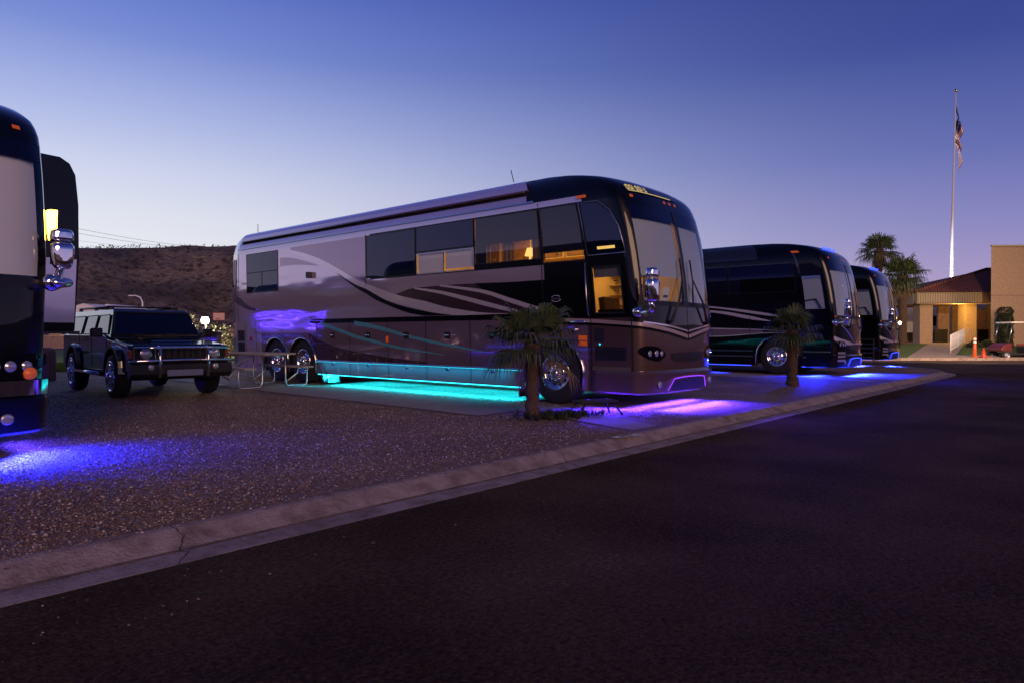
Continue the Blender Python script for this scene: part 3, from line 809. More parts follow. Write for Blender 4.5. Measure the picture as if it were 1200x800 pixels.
# windows
def window(name, y0, y1, z0, z1, m='dglass', off=.006, fw=.012, parent=None, frm='darkplastic'):
    b = MB(); gpatch(b, uy(y0), uy(y1), z0, z1, off, m); o = b.build(name, parent or bus)
    f = MB(); frame(f, uy(y0)+fw, uy(y1)-fw, z0+fw, z1-fw, fw, off+.006, frm); f.build('frame', o); return o
wn = window('window', 11.95, 10.40, 2.24, 3.26); b = MB(); gpatch(b, uy(11.93), uy(10.42), 2.755, 2.775, .012, 'darkplastic'); seam(b, 11.17, 2.26, 2.755, .012); b.build('glazing_bar', wn)
window('window', 6.82, 5.24, 2.36, 3.27)
o = window('window', 5.22, 3.62, 2.79, 3.29)
o = window('slider_window', 5.20, 3.62, 2.35, 2.76, 'wglass', .008, .02, frm='brushed'); b = MB(); seam(b, 4.41, 2.37, 2.74, .014); b.build('glazing_bar', o)
b = MB(); gpatch(b, uy(5.18), uy(4.45), 2.36, 2.76, -.03, 'shadelight'); gpatch(b, uy(4.40), uy(3.64), 2.41, 2.76, -.03, 'shadelight'); b.build('blind', o)
o = o4 = window('window', 3.60, 2.02, 2.44, 3.28, 'glass'); b = MB(); gpatch(b, uy(3.6), uy(2.02), 2.78, 3.28, -.03, 'darkshade'); gpatch(b, uy(3.6), uy(3.35), 2.44, 2.78, -.04, 'darkshade'); b.build('blind', o)
o = window('window', 1.96, 1.08, 2.36, 3.28, 'glass'); b = MB(); gpatch(b, uy(1.98), uy(1.06), 2.52, 3.28, -.03, 'darkshade'); b.build('blind', o)
def curtain(parent, y0, y1, z0, z1, m='curtaincloth', name='curtain'):
    b = MB(); n = max(8, int(abs(y1-y0)/.018)); vs = []
    for i in range(n+1):
        y = y0+(y1-y0)*i/n; x = -1.17+.018*math.sin(i*1.25)+.006*math.sin(i*3.1)
        vs += [(x, y, z0), (x-.01, y, z1)]
    b.add(vs, [(2*i, 2*i+2, 2*i+3, 2*i+1) for i in range(n)], m, True); return b.build(name, parent)
curtain(o4, 3.58, 3.30, 2.40, 2.80); curtain(o4, 2.32, 2.05, 2.40, 2.80); curtain(o4, 3.0, 2.75, 2.40, 2.80)
b = MB(); b.lathe([(2.42, .03), (2.55, .02), (2.56, .10), (2.70, .06), (2.70, .001)], 'lampshade', (-.9, 2.6, 0), 'z', 14); b.build('table_lamp', bus)
# curved quarter window ahead of the door post
b = MB(); band(b, [(.98, 2.45), (1.0, 2.9), (.98, 3.26)], [(.30, 2.45), (.33, 2.9), (.62, 3.24)], .008, 'dglass', 16); o = b.build('quarter_window', bus)
b = MB(); b.tube([P(uy(y), z, .012) for y, z in ((1.0, 2.42), (1.02, 3.28), (.6, 3.27), (.42, 3.1), (.33, 2.85), (.28, 2.42), (1.0, 2.42))], .008, 'brushed', 6); b.build('frame', o)
b = MB(); gpatch(b, uy(.80), uy(.46), 2.50, 2.545, .010, 'warmled', 3, 1); b.build('reading_lamp', o)
b = MB(); gpatch(b, uy(1.02), uy(.80), 3.34, 3.39, .03, 'amber', 3, 1); b.build('marker_light', bus)
# small window in the rounded tail
b = MB(); gpatch(b, uy(12.87), uy(12.62), 2.42, 3.16, .008, 'dglass', 4, 6); o = b.build('window', bus); f = MB(); frame(f, uy(12.87), uy(12.62), 2.42, 3.16, .02, .012, 'lightstripe'); f.build('frame', o)
# entry door
d = MB(); gpatch(d, uy(1.03), uy(.34), 1.45, 2.33, .010, 'black', 8, 8); d.v = d.v; 
d = MB()
for (a, q, z0, z1, m_) in ((1.03, .94, 1.45, 2.36, 'black'), (.42, .31, 1.45, 2.36, 'black'), (.94, .42, 2.22, 2.36, 'black'), (.94, .42, 1.42, 1.50, 'black'), (1.03, .31, .30, 1.42, 'brown')):
    gpatch(d, uy(a), uy(q), z0, z1, .012, m_)
door = d.build('door', bus)
b = MB(); gpatch(b, uy(.94), uy(.42), 1.50, 2.22, .004, 'glass', 4, 4); dw = b.build('door_window', door)
f = MB(); frame(f, uy(.93), uy(.43), 1.51, 2.21, .025, .018, 'darkplastic'); f.build('frame', dw)
f = MB(); gpatch(f, uy(.94), uy(.42), 2.06, 2.22, -.02, 'shade'); f.build('blind', dw)
b = MB(); gpatch(b, uy(.97), uy(.80), 1.05, 1.26, .022, 'blackmatte', 2, 2); kp = b.build('keypad', door); b = MB(); gpatch(b, uy(.89), uy(.87), 1.0, 1.02, .02, 'led_cyan', 1, 1); b.build('status_lamp', kp)
b = MB(); gpatch(b, uy(.97), uy(.40), .76, .97, .02, 'blackmatte', 4, 2)
for z in (.80, .84, .88, .92): gpatch(b, uy(.95), uy(.42), z, z+.012, .028, 'darkplastic', 4, 1)
b.build('door_vent', door)
b = MB(); gpatch(b, uy(1.02), uy(.32), .60, .66, .03, 'chrome', 6, 2); b.build('kick_strip', door)
for y in (1.045, .30): b = MB(); seam(b, y, .28, 2.36, .014); b.build('door_seal', door)
b = MB(); b.tube([P(uy(1.12), 1.36, .02), P(uy(1.12), 1.37, .07), P(uy(1.40), 1.37, .07), P(uy(1.40), 1.36, .02)], .018, 'chrome', 8); b.build('door_handle', bus)
b = MB(); b.tube([P(uy(1.065), 1.45, .03), P(uy(1.065), 1.75, .06), P(uy(1.06), 2.3, .03)], .011, 'brushed', 8); b.build('grab_rail', bus)
for z in (.98, 1.07):
    b = MB(); gpatch(b, uy(1.29), uy(1.12), z, z+.075, .02, 'amber', 2, 2); b.build('marker_light', bus)
b = MB(); p = P(uy(1.32), 1.24, .02); b.lathe([(0, .035), (-.05, .03), (-.06, .001)], 'chrome', (p[0], p[1], p[2]), 'x', 12); b.build('docking_light', bus)
# compartment doors, handles, seams
ys = [8.78, 7.50, 6.17, 4.98, 3.76, 2.62]
for i in range(5):
    b = MB(); gpatch(b, uy(ys[i]-.012), uy(ys[i+1]+.012), .575, 1.405, .005, 'taupe'); o = b.build('compartment_door', bus)
    h = MB(); yy = (ys[i]+ys[i+1])/2
    gpatch(h, uy(yy+.085), uy(yy-.085), 1.08, 1.21, .010, 'blackmatte', 2, 2); h.tube([P(uy(yy+.05), 1.15, .02), P(uy(yy-.05), 1.15, .02)], .014, 'chrome', 8); h.build('door_handle', o)
    b = MB(); gpatch(b, uy(ys[i]-.012), uy(ys[i+1]+.012), .262, .53, .005, 'taupe'); o = b.build('skirt_panel', bus)
    k = MB(); k.box(P(uy(yy), .50, .02), (.03, .07, .03), 'chrome'); k.build('latch', o)
for q_ in [(y, .262, 1.42, .004) for y in ys[:-1]]+[(12.1, .3, 1.5, .006), (11.56, .3, 1.5, .006), (12.45, 1.5, 3.3, .006), (6.85, 2.2, 3.3, .007), (2.0, 1.5, 3.38, .007)]:
    b = MB(); seam(b, *q_); b.build('panel_seam', bus)
for z0, z1 in ((.68, .96), (.99, 1.27)):
    b = MB(); gpatch(b, uy(12.52), uy(12.16), z0, z1, .01, 'blackmatte', 3, 2)
    for k in range(5): gpatch(b, uy(12.51), uy(12.17), z0+.03+k*.05, z0+.04+k*.05, .016, 'darkplastic', 3, 1)
    b.build('engine_vent', bus)
b = MB(); gpatch(b, uy(11.87), uy(11.75), .99, 1.10, .015, 'red', 2, 2); b.build('marker_light', bus)
b = MB(); gpatch(b, uy(6.22), uy(6.14), 1.0, 1.13, .015, 'amber', 2, 2); b.build('marker_light', bus)
# bright moulding and led strips along the skirt
b = MB(); 
for z, o_ in ((.545, .03), (.57, .03)): pass
vs = []; n = 40
for i in range(n+1):
    u = uy(8.80)+(uy(2.52)-uy(8.80))*i/n; vs += [P(u, .575, .006), P(u, .57, .045), P(u, .545, .045), P(u, .54, .006)]
b.add(vs, [(4*i+j, 4*i+4+j, 4*i+5+j, 4*i+1+j) for i in range(n) for j in range(3)], 'chrome', True); mo = b.build('skirt_moulding', bus)
b = MB(); vs = []
for i in range(n+1):
    u = uy(8.80)+(uy(2.52)-uy(8.80))*i/n; vs += [P(u, .538, .012), P(u, .538, .036)]
b.add(vs, [(2*i, 2*i+2, 2*i+3, 2*i+1) for i in range(n)], 'led_cyan'); b.build('led_strip', mo)
b = MB(); b.tube([P(uy(8.78), .243, .0), P(uy(2.56), .243, .0)], .008, 'led_cyan', 6); b.build('underglow_strip', bus)
for y in (7.6, 5.6, 3.7):
    light('underglow_light', 'AREA', (-1.0, y, .25), 50, (.01, .62, .85), bus, .25, 1.9, spread=R(125)).rotation_euler = (0, R(14), 0)
    light('underglow_light', 'AREA', (-.3, y, .262), 60, (.01, .62, .85), bus, 1.4, 1.9, spread=R(125))
    light('underglow_light', 'AREA', (1.0, y, .25), 5, (.01, .62, .85), bus, .1, 1.9, spread=R(125)).rotation_euler = (0, R(-10), 0)
    light('skirt_light', 'AREA', (-1.33, y, .53), 7, (.01, .62, .85), bus, .03, 1.9).rotation_euler = (0, R(-12), 0)
# belt line
b = MB(); gpatch(b, uy(9.0), uy(1.1), 1.425, 1.515, .006, 'black'); b.build('belt_moulding', bus)
# livery bands, and a black area below the forward windows
b = MB()
band(b, [(9.81, 3.27), (6.86, 3.27)], [(9.81, 3.2), (6.86, 2.30)], .003, 'taupe')
b.v = b.v; 
band(b, [(6.9, 2.06), (5.93, 1.99), (5.38, 2.08), (4.49, 2.10), (3.53, 2.09), (2.7, 2.0), (1.94, 1.85), (1.2, 1.80)], [(6.6, 2.03), (5.93, 1.97), (5.81, 1.95), (4.99, 1.8), (4.34, 1.66), (3.43, 1.53), (2.65, 1.53), (1.2, 1.53)], .0045, 'plum')
band(b, [(3.6, 2.10), (2.7, 2.08), (1.94, 2.08), (1.08, 2.06)], [(3.3, 1.90), (2.6, 1.70), (1.94, 1.53), (1.08, 1.53)], .0052, 'black')
band(b, [(10.15, 3.27), (9.36, 3.12), (8.61, 2.92), (7.91, 2.66), (7.06, 2.32), (5.81, 1.97), (4.99, 1.82), (4.34, 1.68), (3.43, 1.56), (2.65, 1.53)],
     [(10.19, 3.25), (9.36, 3.02), (8.61, 2.79), (7.91, 2.54), (7.25, 2.25), (6.54, 1.99), (6.0, 1.83), (4.99, 1.63), (4.34, 1.53), (3.54, 1.52)], .006, 'lightstripe', 64)
band(b, [(7.91, 2.55), (7.25, 2.26), (6.83, 2.13), (6.0, 1.82), (5.0, 1.62), (4.2, 1.53)], [(7.91, 2.54), (7.25, 2.20), (6.83, 2.03), (6.44, 1.87), (5.58, 1.62), (5.0, 1.53)], .007, 'black')
for c_ in ([(5.28, 2.08), (4.55, 1.97), (3.92, 1.84), (3.43, 1.73), (2.96, 1.63), (2.5, 1.54)], [(4.54, 2.10), (3.42, 1.94), (2.73, 1.75), (2.25, 1.62), (1.9, 1.54)]):
    n = len(c_); band(b, [(p[0], p[1]+.05*math.sin(math.pi*(.12+.8*i/n))) for i, p in enumerate(c_)], [(p[0], p[1]-.035*math.sin(math.pi*(.12+.8*i/n))) for i, p in enumerate(c_)], .0062, 'lightstripe')
band(b, [(10.30, 3.06), (9.66, 3.0), (8.65, 2.77)], [(10.30, 2.84), (9.66, 2.84), (8.65, 2.76)], .003, 'taupe')
band(b, [(12.70, 2.42), (12.5, 2.20), (12.3, 2.11), (11.82, 1.89), (11.3, 1.79)], [(12.82, 2.42), (12.75, 2.12), (12.35, 1.94), (11.82, 1.80), (11.3, 1.77)], .004, 'plum')
b.build('livery_swoosh', bus)
b = MB()
band(b, [(9.13, 1.20), (8.6, 1.02), (7.74, .84), (6.3, .70), (5.0, .62)], [(8.80, .585), (8.4, .582), (7.74, .58), (6.3, .58), (5.0, .58)], .0075, 'plum')
for c_ in ([(7.31, 1.41), (6.85, 1.36), (6.2, 1.26), (5.59, 1.14), (4.73, 1.01), (3.94, .91), (3.3, .83)], [(8.6, 1.41), (8.28, 1.35), (7.92, 1.27), (7.23, 1.11), (6.86, 1.05), (6.22, .95), (5.6, .87), (5.02, .82), (4.42, .77)]):
    n = len(c_)-1; band(b, [(p[0], p[1]+.045*(1-i/n)**.6+.004) for i, p in enumerate(c_)], [(p[0], p[1]-.045*(1-i/n)**.6-.004) for i, p in enumerate(c_)], .009, 'cyanstripe')
b.build('locker_stripe', bus)
b = MB(); xs = [-1.29, -1.1, -.92, -.5, -.01]
for sg in (1, -1):
    T_ = [(ux(sg*x_), 1.60) for x_ in xs]; B_ = [(ux(sg*x_), z_) for x_, z_ in zip(xs, (1.33, 1.31, 1.28, 1.22, 1.14))]
    band(b, T_, B_, .005, 'black', 40, True)
b.build('nose_panel', bus)
# beige belt stripe wrapping the nose in a shallow V
b = MB()
st = [(uy(1.95), 1.36), (uy(1.68), 1.40), (uy(1.08), 1.38), (uy(.34), 1.33), (ux(-1.2), 1.31), (ux(-.92), 1.27), (ux(-.5), 1.21), (ux(-.02), 1.13)]
st2 = [(ux(.02), 1.13), (ux(.5), 1.21), (ux(.92), 1.27), (ux(1.2), 1.31), (UT-uy(.34), 1.33), (UT-uy(1.6), 1.38)]
for s_ in (st, st2):
    band(b, [(p[0], p[1]+.028) for p in s_], [(p[0], p[1]-.028) for p in s_], .014, 'beige', 60, True)
    band(b, [(p[0], p[1]-.028) for p in s_], [(p[0], p[1]-.065) for p in s_], .013, 'black', 60, True)
    e_ = [(p[0], p[1]+.09-.06*(abs(p[0]-UM)/1.5)) for p in s_ if abs(p[0]-UM) < 1.25]
    band(b, [(p[0], p[1]+.012) for p in e_], [(p[0], p[1]-.012) for p in e_], .014, 'lightstripe', 40, True)
b.build('nose_stripe', bus)
b = MB()
for k in range(2):
    pts = [P(uy(1.72+.10*math.cos(R(a))), 1.755+.052*math.sin(R(a)), .012) for a in (range(-160, -10, 15) if k else range(25, 160, 15))]
    b.tube(pts, .006, 'lightstripe', 5)
gpatch(b, uy(1.80), uy(1.64), 1.745, 1.765, .010, 'taupe', 3, 1); b.build('emblem', bus)
# lit destination sign over the windshield
b = MB(); gpatch(b, ux(-1.12), ux(.30), 3.40, 3.53, .012, 'greyblack', 14, 2); sg = b.build('destination_sign', bus)
g = MB(); r_ = random.Random(4)
x = -1.08
for wd in (.05, .05, .05, .05, .05, .05, .05):
    u0, u1 = ux(x), ux(x+wd); uc = (u0+u1)/2
    gpatch(g, u0, u0+.012, 3.43, 3.515, .016, 'gold', 1, 1)
    if r_.random() < .6: gpatch(g, u0, u1, 3.50, 3.515, .016, 'gold', 1, 1)
    if r_.random() < .7: gpatch(g, u0, u1, 3.43, 3.442, .016, 'gold', 1, 1)
    if r_.random() < .5: gpatch(g, u1-.012, u1, 3.43, 3.515, .016, 'gold', 1, 1)
    x += wd+.022
gpatch(g, ux(-1.08), ux(.10), 3.405, 3.415, .016, 'gold', 10, 1); g.build('sign_lettering', sg)
# awning housing along the roof edge
b = MB(); n = 60; vs = []
for i in range(n+1):
    y = 12.35+(2.22-12.35)*i/n; u = uy(y); vs += [P(u, 3.62, .0), P(u, 3.62, .05), P(u, 3.67, .075), P(u, 3.76, .065), P(u, 3.81, .04), P(u, 3.83, 0)]
b.add(vs, [(6*i+j, 6*i+6+j, 6*i+7+j, 6*i+1+j) for i in range(n) for j in range(5)]+[(0, 1, 2, 3, 4, 5), tuple(6*n+k for k in range(6))], 'silver'); aw = b.build('awning', bus)
b = MB(); gpatch(b, uy(12.35), uy(2.22), 3.54, 3.62, .004, 'blackmatte'); b.tube([P(uy(12.3), 3.60, .04), P(uy(2.3), 3.60, .04)], .025, 'plum', 8); b.build('roller', aw)
b = MB(); gpatch(b, uy(12.55), uy(2.1), 3.40, 3.43, .02, 'brushed'); b.build('gutter_rail', bus)
b = MB(); b.tube([(-1.0, 2.9, 3.9), (-1.02, 2.95, 4.12)], .008, 'darkplastic', 6); b.tube([(-1.0, 11.9, 3.85), (-1.0, 11.9, 4.1)], .008, 'darkplastic', 6); b.build('antenna', bus)
b = MB(); p = P(uy(8.95), 2.55, .0); b.box((p[0]-.06, p[1], p[2]), (.1, .09, .14), 'darkplastic'); b.build('camera_pod', bus)
# mud flap behind the drive axle
for k in (0, .18):
    b = MB(); b.box((-1.06, 8.62-k, .24), (.34, .02, .40), 'darkplastic', Matrix.Rotation(R(-22), 3, 'X')); 
    for j in range(7): b.box((-1.20+j*.045, 8.605-k, .24), (.012, .01, .38), 'brushed', Matrix.Rotation(R(-22), 3, 'X'))
    b.build('mud_flap', bus)
b = MB(); b.box((-1.05, 2.58, .34), (.36, .025, .52), 'chrome'); b.build('mud_guard', bus)
# interior
b = MB(); b.box((0, 3.2, 1.31), (2.4, 6, .02), 'wood'); b.box((0, 3.6, 3.32), (2.3, 4.4, .03), 'cream'); b.box((0, 5.6, 2.3), (2.35, .03, 2.0), 'cream'); b.box((1.15, 3.3, 2.3), (.03, 5.2, 2.0), 'cream'); b.build('cabin_lining', bus)
b = MB()
for i in range(5):
    y = 1.75+i*.85; b.box((.92, y, 2.95), (.42, .80, .5), 'cream'); b.box((.70, y, 2.95), (.02, .74, .44), 'wood'); b.box((.685, y-.25, 2.78), (.02, .05, .02), 'chrome')
for i in range(4):
    y = 2.0+i*.9; b.box((.88, y, 1.72), (.5, .86, .8), 'cream')
b.box((.35, 1.35, 2.2), (.06, .9, 1.9), 'cream'); b.box((.305, 1.35, 2.2), (.03, .015, 1.6), 'wood'); b.box((.305, 1.0, 2.2), (.03, .015, 1.6), 'wood')
for z in (1.68, 1.86, 2.04, 2.22): b.box((.30, 1.3, z), (.03, .8, .02), 'wood'); b.box((.29, 1.18, z+.10), (.03, .10, .02), 'blackmatte'); b.box((.29, 1.55, z+.10), (.03, .10, .02), 'blackmatte')
b.build('cabinet', bus)
b = MB(); b.box((-.55, 1.15, 1.62), (.5, .12, .34), 'wood', Matrix.Rotation(R(-8), 3, 'X')); b.box((-.55, .9, 1.5), (.5, .5, .14), 'wood'); b.build('driver_seat', bus, .03)
b = MB(); b.box((-.30, .25, 1.80), (.22, .01, .24), 'paper', Matrix.Rotation(R(10), 3, 'X')); b.box((-.30, .243, 1.83), (.12, .006, .03), 'greyblack', Matrix.Rotation(R(10), 3, 'X')); b.box((-.30, .241, 1.78), (.14, .006, .04), 'greyblack', Matrix.Rotation(R(10), 3, 'X')); b.box((-.30,.247,1.70),(.2,.006,.02),'taupe'); b.build('windshield_notice', bus)
light('cabin_light', 'AREA', (-.1, 1.9, 3.2), 60, (1, .60, .17), bus, 1.2, 1.4)
light('cabin_light', 'AREA', (-.2, 3.6, 3.2), 50, (1, .60, .17), bus, 1.2, 1.2)
light('underglow_light', 'AREA', (-1.05, 8.45, .30), 55, (.01, .62, .85), bus, .5, .12, target=(-2.6, 9.6, .35), spread=R(120))  # extra cyan light, added to reach the picnic table
# violet light under the nose
light('underglow_light', 'AREA', (.1, -.04, .24), 230, (.055, .028, 1), bus, 2.1, .12, target=(.1, -.6, -1), spread=R(125))
light('underglow_light', 'AREA', (.1, .45, .23), 120, (.09, .035, 1), bus, 2.0, .1, target=(.1, .2, -1), spread=R(125))
light('underglow_light', 'AREA', (-1.15, .6, .24), 80, (.055, .018, 1), bus, .9, .08, target=(-1.6, .4, -1), spread=R(125))
light('lip_light', 'AREA', (.1, -.14, .33), 75, (.055, .012, 1), bus, 1.9, .04, target=(.1, -.9, -.8), spread=R(105))
light('side_light', 'AREA', (-1.33, .7, .27), 55, (.05, .012, 1), bus, .7, .03, target=(-2.4, .2, -.3), spread=R(150))
b = MB(); b.box((0, .30, .225), (1.5, .03, .015), 'led_violet'); b.build('underglow_strip', bus)

# ------------------------------------------------------------------ black coaches
def mfb(u, z):
    return 'greyblack' if z > 3.4 and ref(u)[1] > .6 and 2.3 < ref(u)[1] else 'black'
def black_coach(label, loc, shades, shademat, seed, far_mirror=False):
    t = thing('motorhome_coach', label, 'motorhome', loc, 0, 'coaches parked side by side')
    coach_common(t, dict(matf=mfb, arch='black', bumper='black', shade=shades, shademat=shademat, led_lip='led_blue', grille='darkplastic', clear='amber', far_mirror=far_mirror, wx=1.27 if far_mirror else 1.17))
    W2 = lambda *a, **k: window(*a, parent=t, **k)
    for y0, y1 in ((12.1, 10.5), (8.4, 7.0), (6.95, 5.1), (5.05, 3.3), (3.25, 1.15)): W2('window', y0, y1, 2.40, 3.25)
    d = MB()
    for (a, q, z0, z1) in ((1.05, .94, 1.42, 3.1), (.40, .30, 1.42, 3.1), (.94, .40, 2.80, 3.1), (.94, .40, 1.42, 1.88), (1.05, .30, .30, 1.42)): gpatch(d, uy(a), uy(q), z0, z1, .012, 'black')
    dr = d.build('door', t)
    b = MB(); gpatch(b, uy(.94), uy(.40), 1.88, 2.74, .010, 'wglass', 4, 4); dw = b.build('door_window', dr)
    b = MB(); gpatch(b, uy(.94), uy(.40), 1.88, 2.74, .004, 'shade', 4, 4); b.build('blind', dw)
    b = MB(); gpatch(b, uy(.94), uy(.40), 2.74, 2.82, .016, 'brushed', 4, 1); b.build('valance', dw); b = MB(); b.tube([P(uy(.93), 2.12, .03), P(uy(.62), 2.16, .03), P(uy(.50), 1.9, .03)], .02, 'darkplastic', 8); b.build('grab_rail', dw)
    b = MB(); gpatch(b, uy(1.02), uy(.94), 2.9, 3.5, .02, 'greyblack', 1, 4); b.build('door_post', t)
    b = MB(); gpatch(b, uy(1.0), uy(.74), 3.50, 3.56, .02, 'amber', 2, 1); b.build('marker_light', t)
    b = MB()
    band(b, [(8, 2.15), (6, 2.16), (4.5, 2.10), (3.5, 2.0), (2.35, 1.84), (1.2, 1.62)], [(8, 2.12), (6, 2.12), (4.5, 2.05), (3.5, 1.95), (2.35, 1.76), (1.2, 1.60)], .006, 'lightstripe')
    band(b, [(4.6, 1.96), (3.5, 1.88), (2.6, 1.72), (1.9, 1.55)], [(4.6, 1.95), (3.5, 1.80), (2.6, 1.62), (1.9, 1.54)], .006, 'lightstripe')
    band(b, [(9, 1.42), (5, 1.40), (3.5, 1.36), (2.1, 1.31), (1.2, 1.22)], [(9, 1.38), (5, 1.36), (3.5, 1.32), (2.1, 1.29), (1.2, 1.21)], .006, 'lightstripe')
    band(b, [(9, 1.16), (5, 1.13), (3.5, 1.13), (2.1, 1.22), (1.2, 1.20)], [(9, 1.12), (5, 1.10), (3.5, 1.10), (2.1, 1.20), (1.2, 1.19)], .006, 'lightstripe')
    band(b, [(9, 1.36), (5, 1.34), (3.5, 1.31), (2.2, 1.285)], [(9, 1.17), (5, 1.14), (3.5, 1.14), (2.2, 1.225)], .005, 'taupe')
    b.build('livery_swoosh', t)
    b = MB(); 
    for s_ in (-1, 1):
        q = lambda x, z: (ux(s_*x), z)
        band(b, [q(1.27, 1.12), q(1.1, 1.05), q(.7, .98), (ux(s_*.05), .90)], [q(1.27, 1.02), q(1.1, .88), q(.7, .86), (ux(s_*.05), .875)], .012, 'lightstripe', 24, True)
        for (za, zb_) in ((1.42, .90), (1.62, 1.40)): b.tube([P(ux(s_*(1.1-.5*k/6)) if za > 1.5 else ux(s_*(1.05-1.0*k/6)), za+(zb_-za)*k/6, .014) for k in range(7)], .009, 'lightstripe', 5)
    if not far_mirror: b.build('nose_stripe', t)
    for (y0, y1) in ((8.78, 2.50), (1.05, .30)):
        for z in (.50, .66):
            b = MB(); gpatch(b, uy(y0), uy(y1), z, z+.035, .02, 'chrome'); b.build('skirt_moulding', t)
    for y in (8.78, 7.5, 6.2, 5.0, 3.8, 2.6): b = MB(); seam(b, y, .27, 1.7, .008); b.build('panel_seam', t)
    b = MB(); b.tube([P(uy(8.78), .243, 0), P(uy(2.56), .243, 0)], .008, 'led_blue', 6); b.tube([P(uy(1.05), .243, 0), P(uy(.4), .243, 0)], .008, 'led_blue', 6); b.build('underglow_strip', t)
    b = MB(); b.tube([(x, .28, .235) for x in (-1.1, 1.1)], .008, 'led_blue', 6); b.build('underglow_strip', t)
    for x in (-.75, -.5, -.25, .1): b = MB(); p = P(ux(x), 3.62, .03); b.box(p, (.16, .03, .05), 'led_blue'); b.build('roof_beacon', t)
    b = MB()
    for z in (.42, .52, .62): gpatch(b, ux(-1.22), ux(-.95), z, z+.06, .065, 'lens', 3, 1)
    b.build('lamp_cluster', t)
    b = MB()
    for z in (1.40, 1.52, 1.64): gpatch(b, uy(.20), uy(.16), z, z+.04, .02, 'amber', 1, 1)
    b.build('marker_light', t)
    return t
c2 = black_coach('black coach with silver swooshes and blue glow, parked just behind the bronze coach', (21.5, 5.45, 0), (1.70, 1.70), 'shade', 1)
for y in (7.4, 4.6): light('underglow_light', 'AREA', (-1.16, y, .235), 120, (.01, .03, 1), c2, .05, 2.4, spread=R(125)).rotation_euler = (0, R(22), 0)
light('underglow_light', 'AREA', (0, .0, .24), 520, (.01, .03, 1), c2, 2.0, .1, target=(0, -.8, -1), spread=R(125))
light('underglow_light', 'AREA', (-1.2, .7, .23), 120, (.01, .03, 1), c2, .9, .05, spread=R(125))
light('lip_light', 'AREA', (.1, -.14, .33), 420, (.008, .015, 1), c2, 1.9, .04, target=(.1, -.9, -.7), spread=R(130))
light('side_light', 'AREA', (-1.33, .7, .27), 260, (.008, .015, 1), c2, .7, .03, target=(-2.6, .2, -.3), spread=R(150))
c3 = black_coach('farthest black coach, its entry steps out, next to the tall far palms', (28.9, 5.95, 0), (1.70, 1.70), 'shade', 2)
light('underglow_light', 'AREA', (0, .0, .23), 260, (.02, .05, 1), c3, 2.0, .1, target=(0, -.4, -1), spread=R(125))
light('underglow_light', 'AREA', (-1.2, .9, .23), 130, (.05, .08, 1), c3, 1.4, .05, spread=R(125))
b = MB()
for k in range(5): b.box((-1.42-.0*k, .68, .98-.16*k), (.30, .62, .03), 'brushed')
for s_ in (.37, .99): b.box((-1.42, s_, .62), (.30, .02, .80), 'darkplastic')
b.build('entry_steps', c3)
ZK[0] = .87
c0 = black_coach('black coach at the left edge with pale windshield shade and extended side room', (.80, 7.5, 0), (1.72, 1.72), 'shadelight', 3, True)
light('underglow_light', 'AREA', (.9, .1, .23), 420, (.008, .012, 1), c0, 1.0, .12, target=(1.6, -.4, -1), spread=R(125))
light('underglow_light', 'AREA', (-.4, .0, .23), 380, (.008, .012, 1), c0, 1.4, .1, target=(-.4, -.6, -1), spread=R(125))
for y in (1.6, 4.6, 8.0, 11.4): light('underglow_light', 'AREA', (1.16, y, .235), 40, (.06, .03, 1), c0, .05, 2.2, spread=R(125)).rotation_euler = (0, R(-25), 0)
b = MB(); b.tube([P(mir(uy(12.6)), .243, 0), P(mir(uy(1.0)), .243, 0)], .01, 'led_blue', 6); b.tube([(x, 13.0, .25) for x in (-1.1, 1.1)], .01, 'led_blue', 6); b.build('underglow_strip', c0)
# slide-out room on the far side
b = MB(); b.prism([(1.25, 1.20), (1.94, 1.20), (1.99, 2.0), (1.99, 2.7), (1.96, 3.05), (1.90, 3.18), (1.80, 3.24), (1.25, 3.26)], 1.75, 6.3, 'black', 'y'); so_ = b.build('slide_out_room', c0, .015)
b = MB(); b.add([(1.30, 1.745, 1.30), (1.62, 1.745, 1.30), (1.56, 1.745, 2.05), (1.30, 1.745, 2.05)], [(0, 1, 2, 3)], 'taupe'); b.add([(1.62, 1.743, 1.30), (1.93, 1.743, 1.30), (1.96, 1.743, 2.05), (1.56, 1.743, 2.05)], [(0, 1, 2, 3)], 'lightstripe'); b.build('livery_panel', so_)
b = MB(); b.box((1.6, 3.9, 1.185), (.66, 4.7, .03), 'led_blue'); b.mats = ['greyblack']; b.build('underside_trim', so_)
b = MB(); b.prism([(.42, 2.40), (.56, 2.40), (.50, 2.16), (.46, 2.10)], 1.33, 1.40, 'porch'); 
pass; b.build('porch_light', c0)
for s in (1,):
    b = MB(); p = P(ux(1.13), .80, .02); b.lathe([(0, .06), (-.03, .05), (-.035, .001)], 'amber', p, 'y', 18); b.build('turn_signal', c0)
    b = MB(); gpatch(b, ux(-1.25), UT-uy(.5), .60, .74, .06, 'chrome', 40, 3); b.build('chrome_bumper_bar', c0)

unseen_coach = copy_tree(c0);  # coach out of view, added only to be mirrored in the bronze one
pass
for z_ in (.72, .98, 1.26):
    b = MB(); b.tube([P(mir(uy(12.4)), z_, .02), P(mir(uy(9)), z_+.02, .02), P(mir(uy(5)), z_, .02), P(mir(uy(.6)), z_, .02)], .012, 'led_mirrored', 6); b.build('mirrored_strip', unseen_coach)  # glowing strips added for the violet streaks mirrored in the bronze side
unseen_coach.location = (-2.8, 23.8, 0); 
for o_ in unseen_coach.children:
    if o_.type == 'LIGHT': o_.data = o_.data.copy(); o_.data.energy *= 8 if o_.location.y > 1 else 2; o_.data.color = (.10, .05, 1)  # its underglow boosted and turned violet for the reflection
unseen_coach['label'] = 'unseen black coach added behind the left one so the bronze coach mirrors violet light'
ZK[0] = 1.0

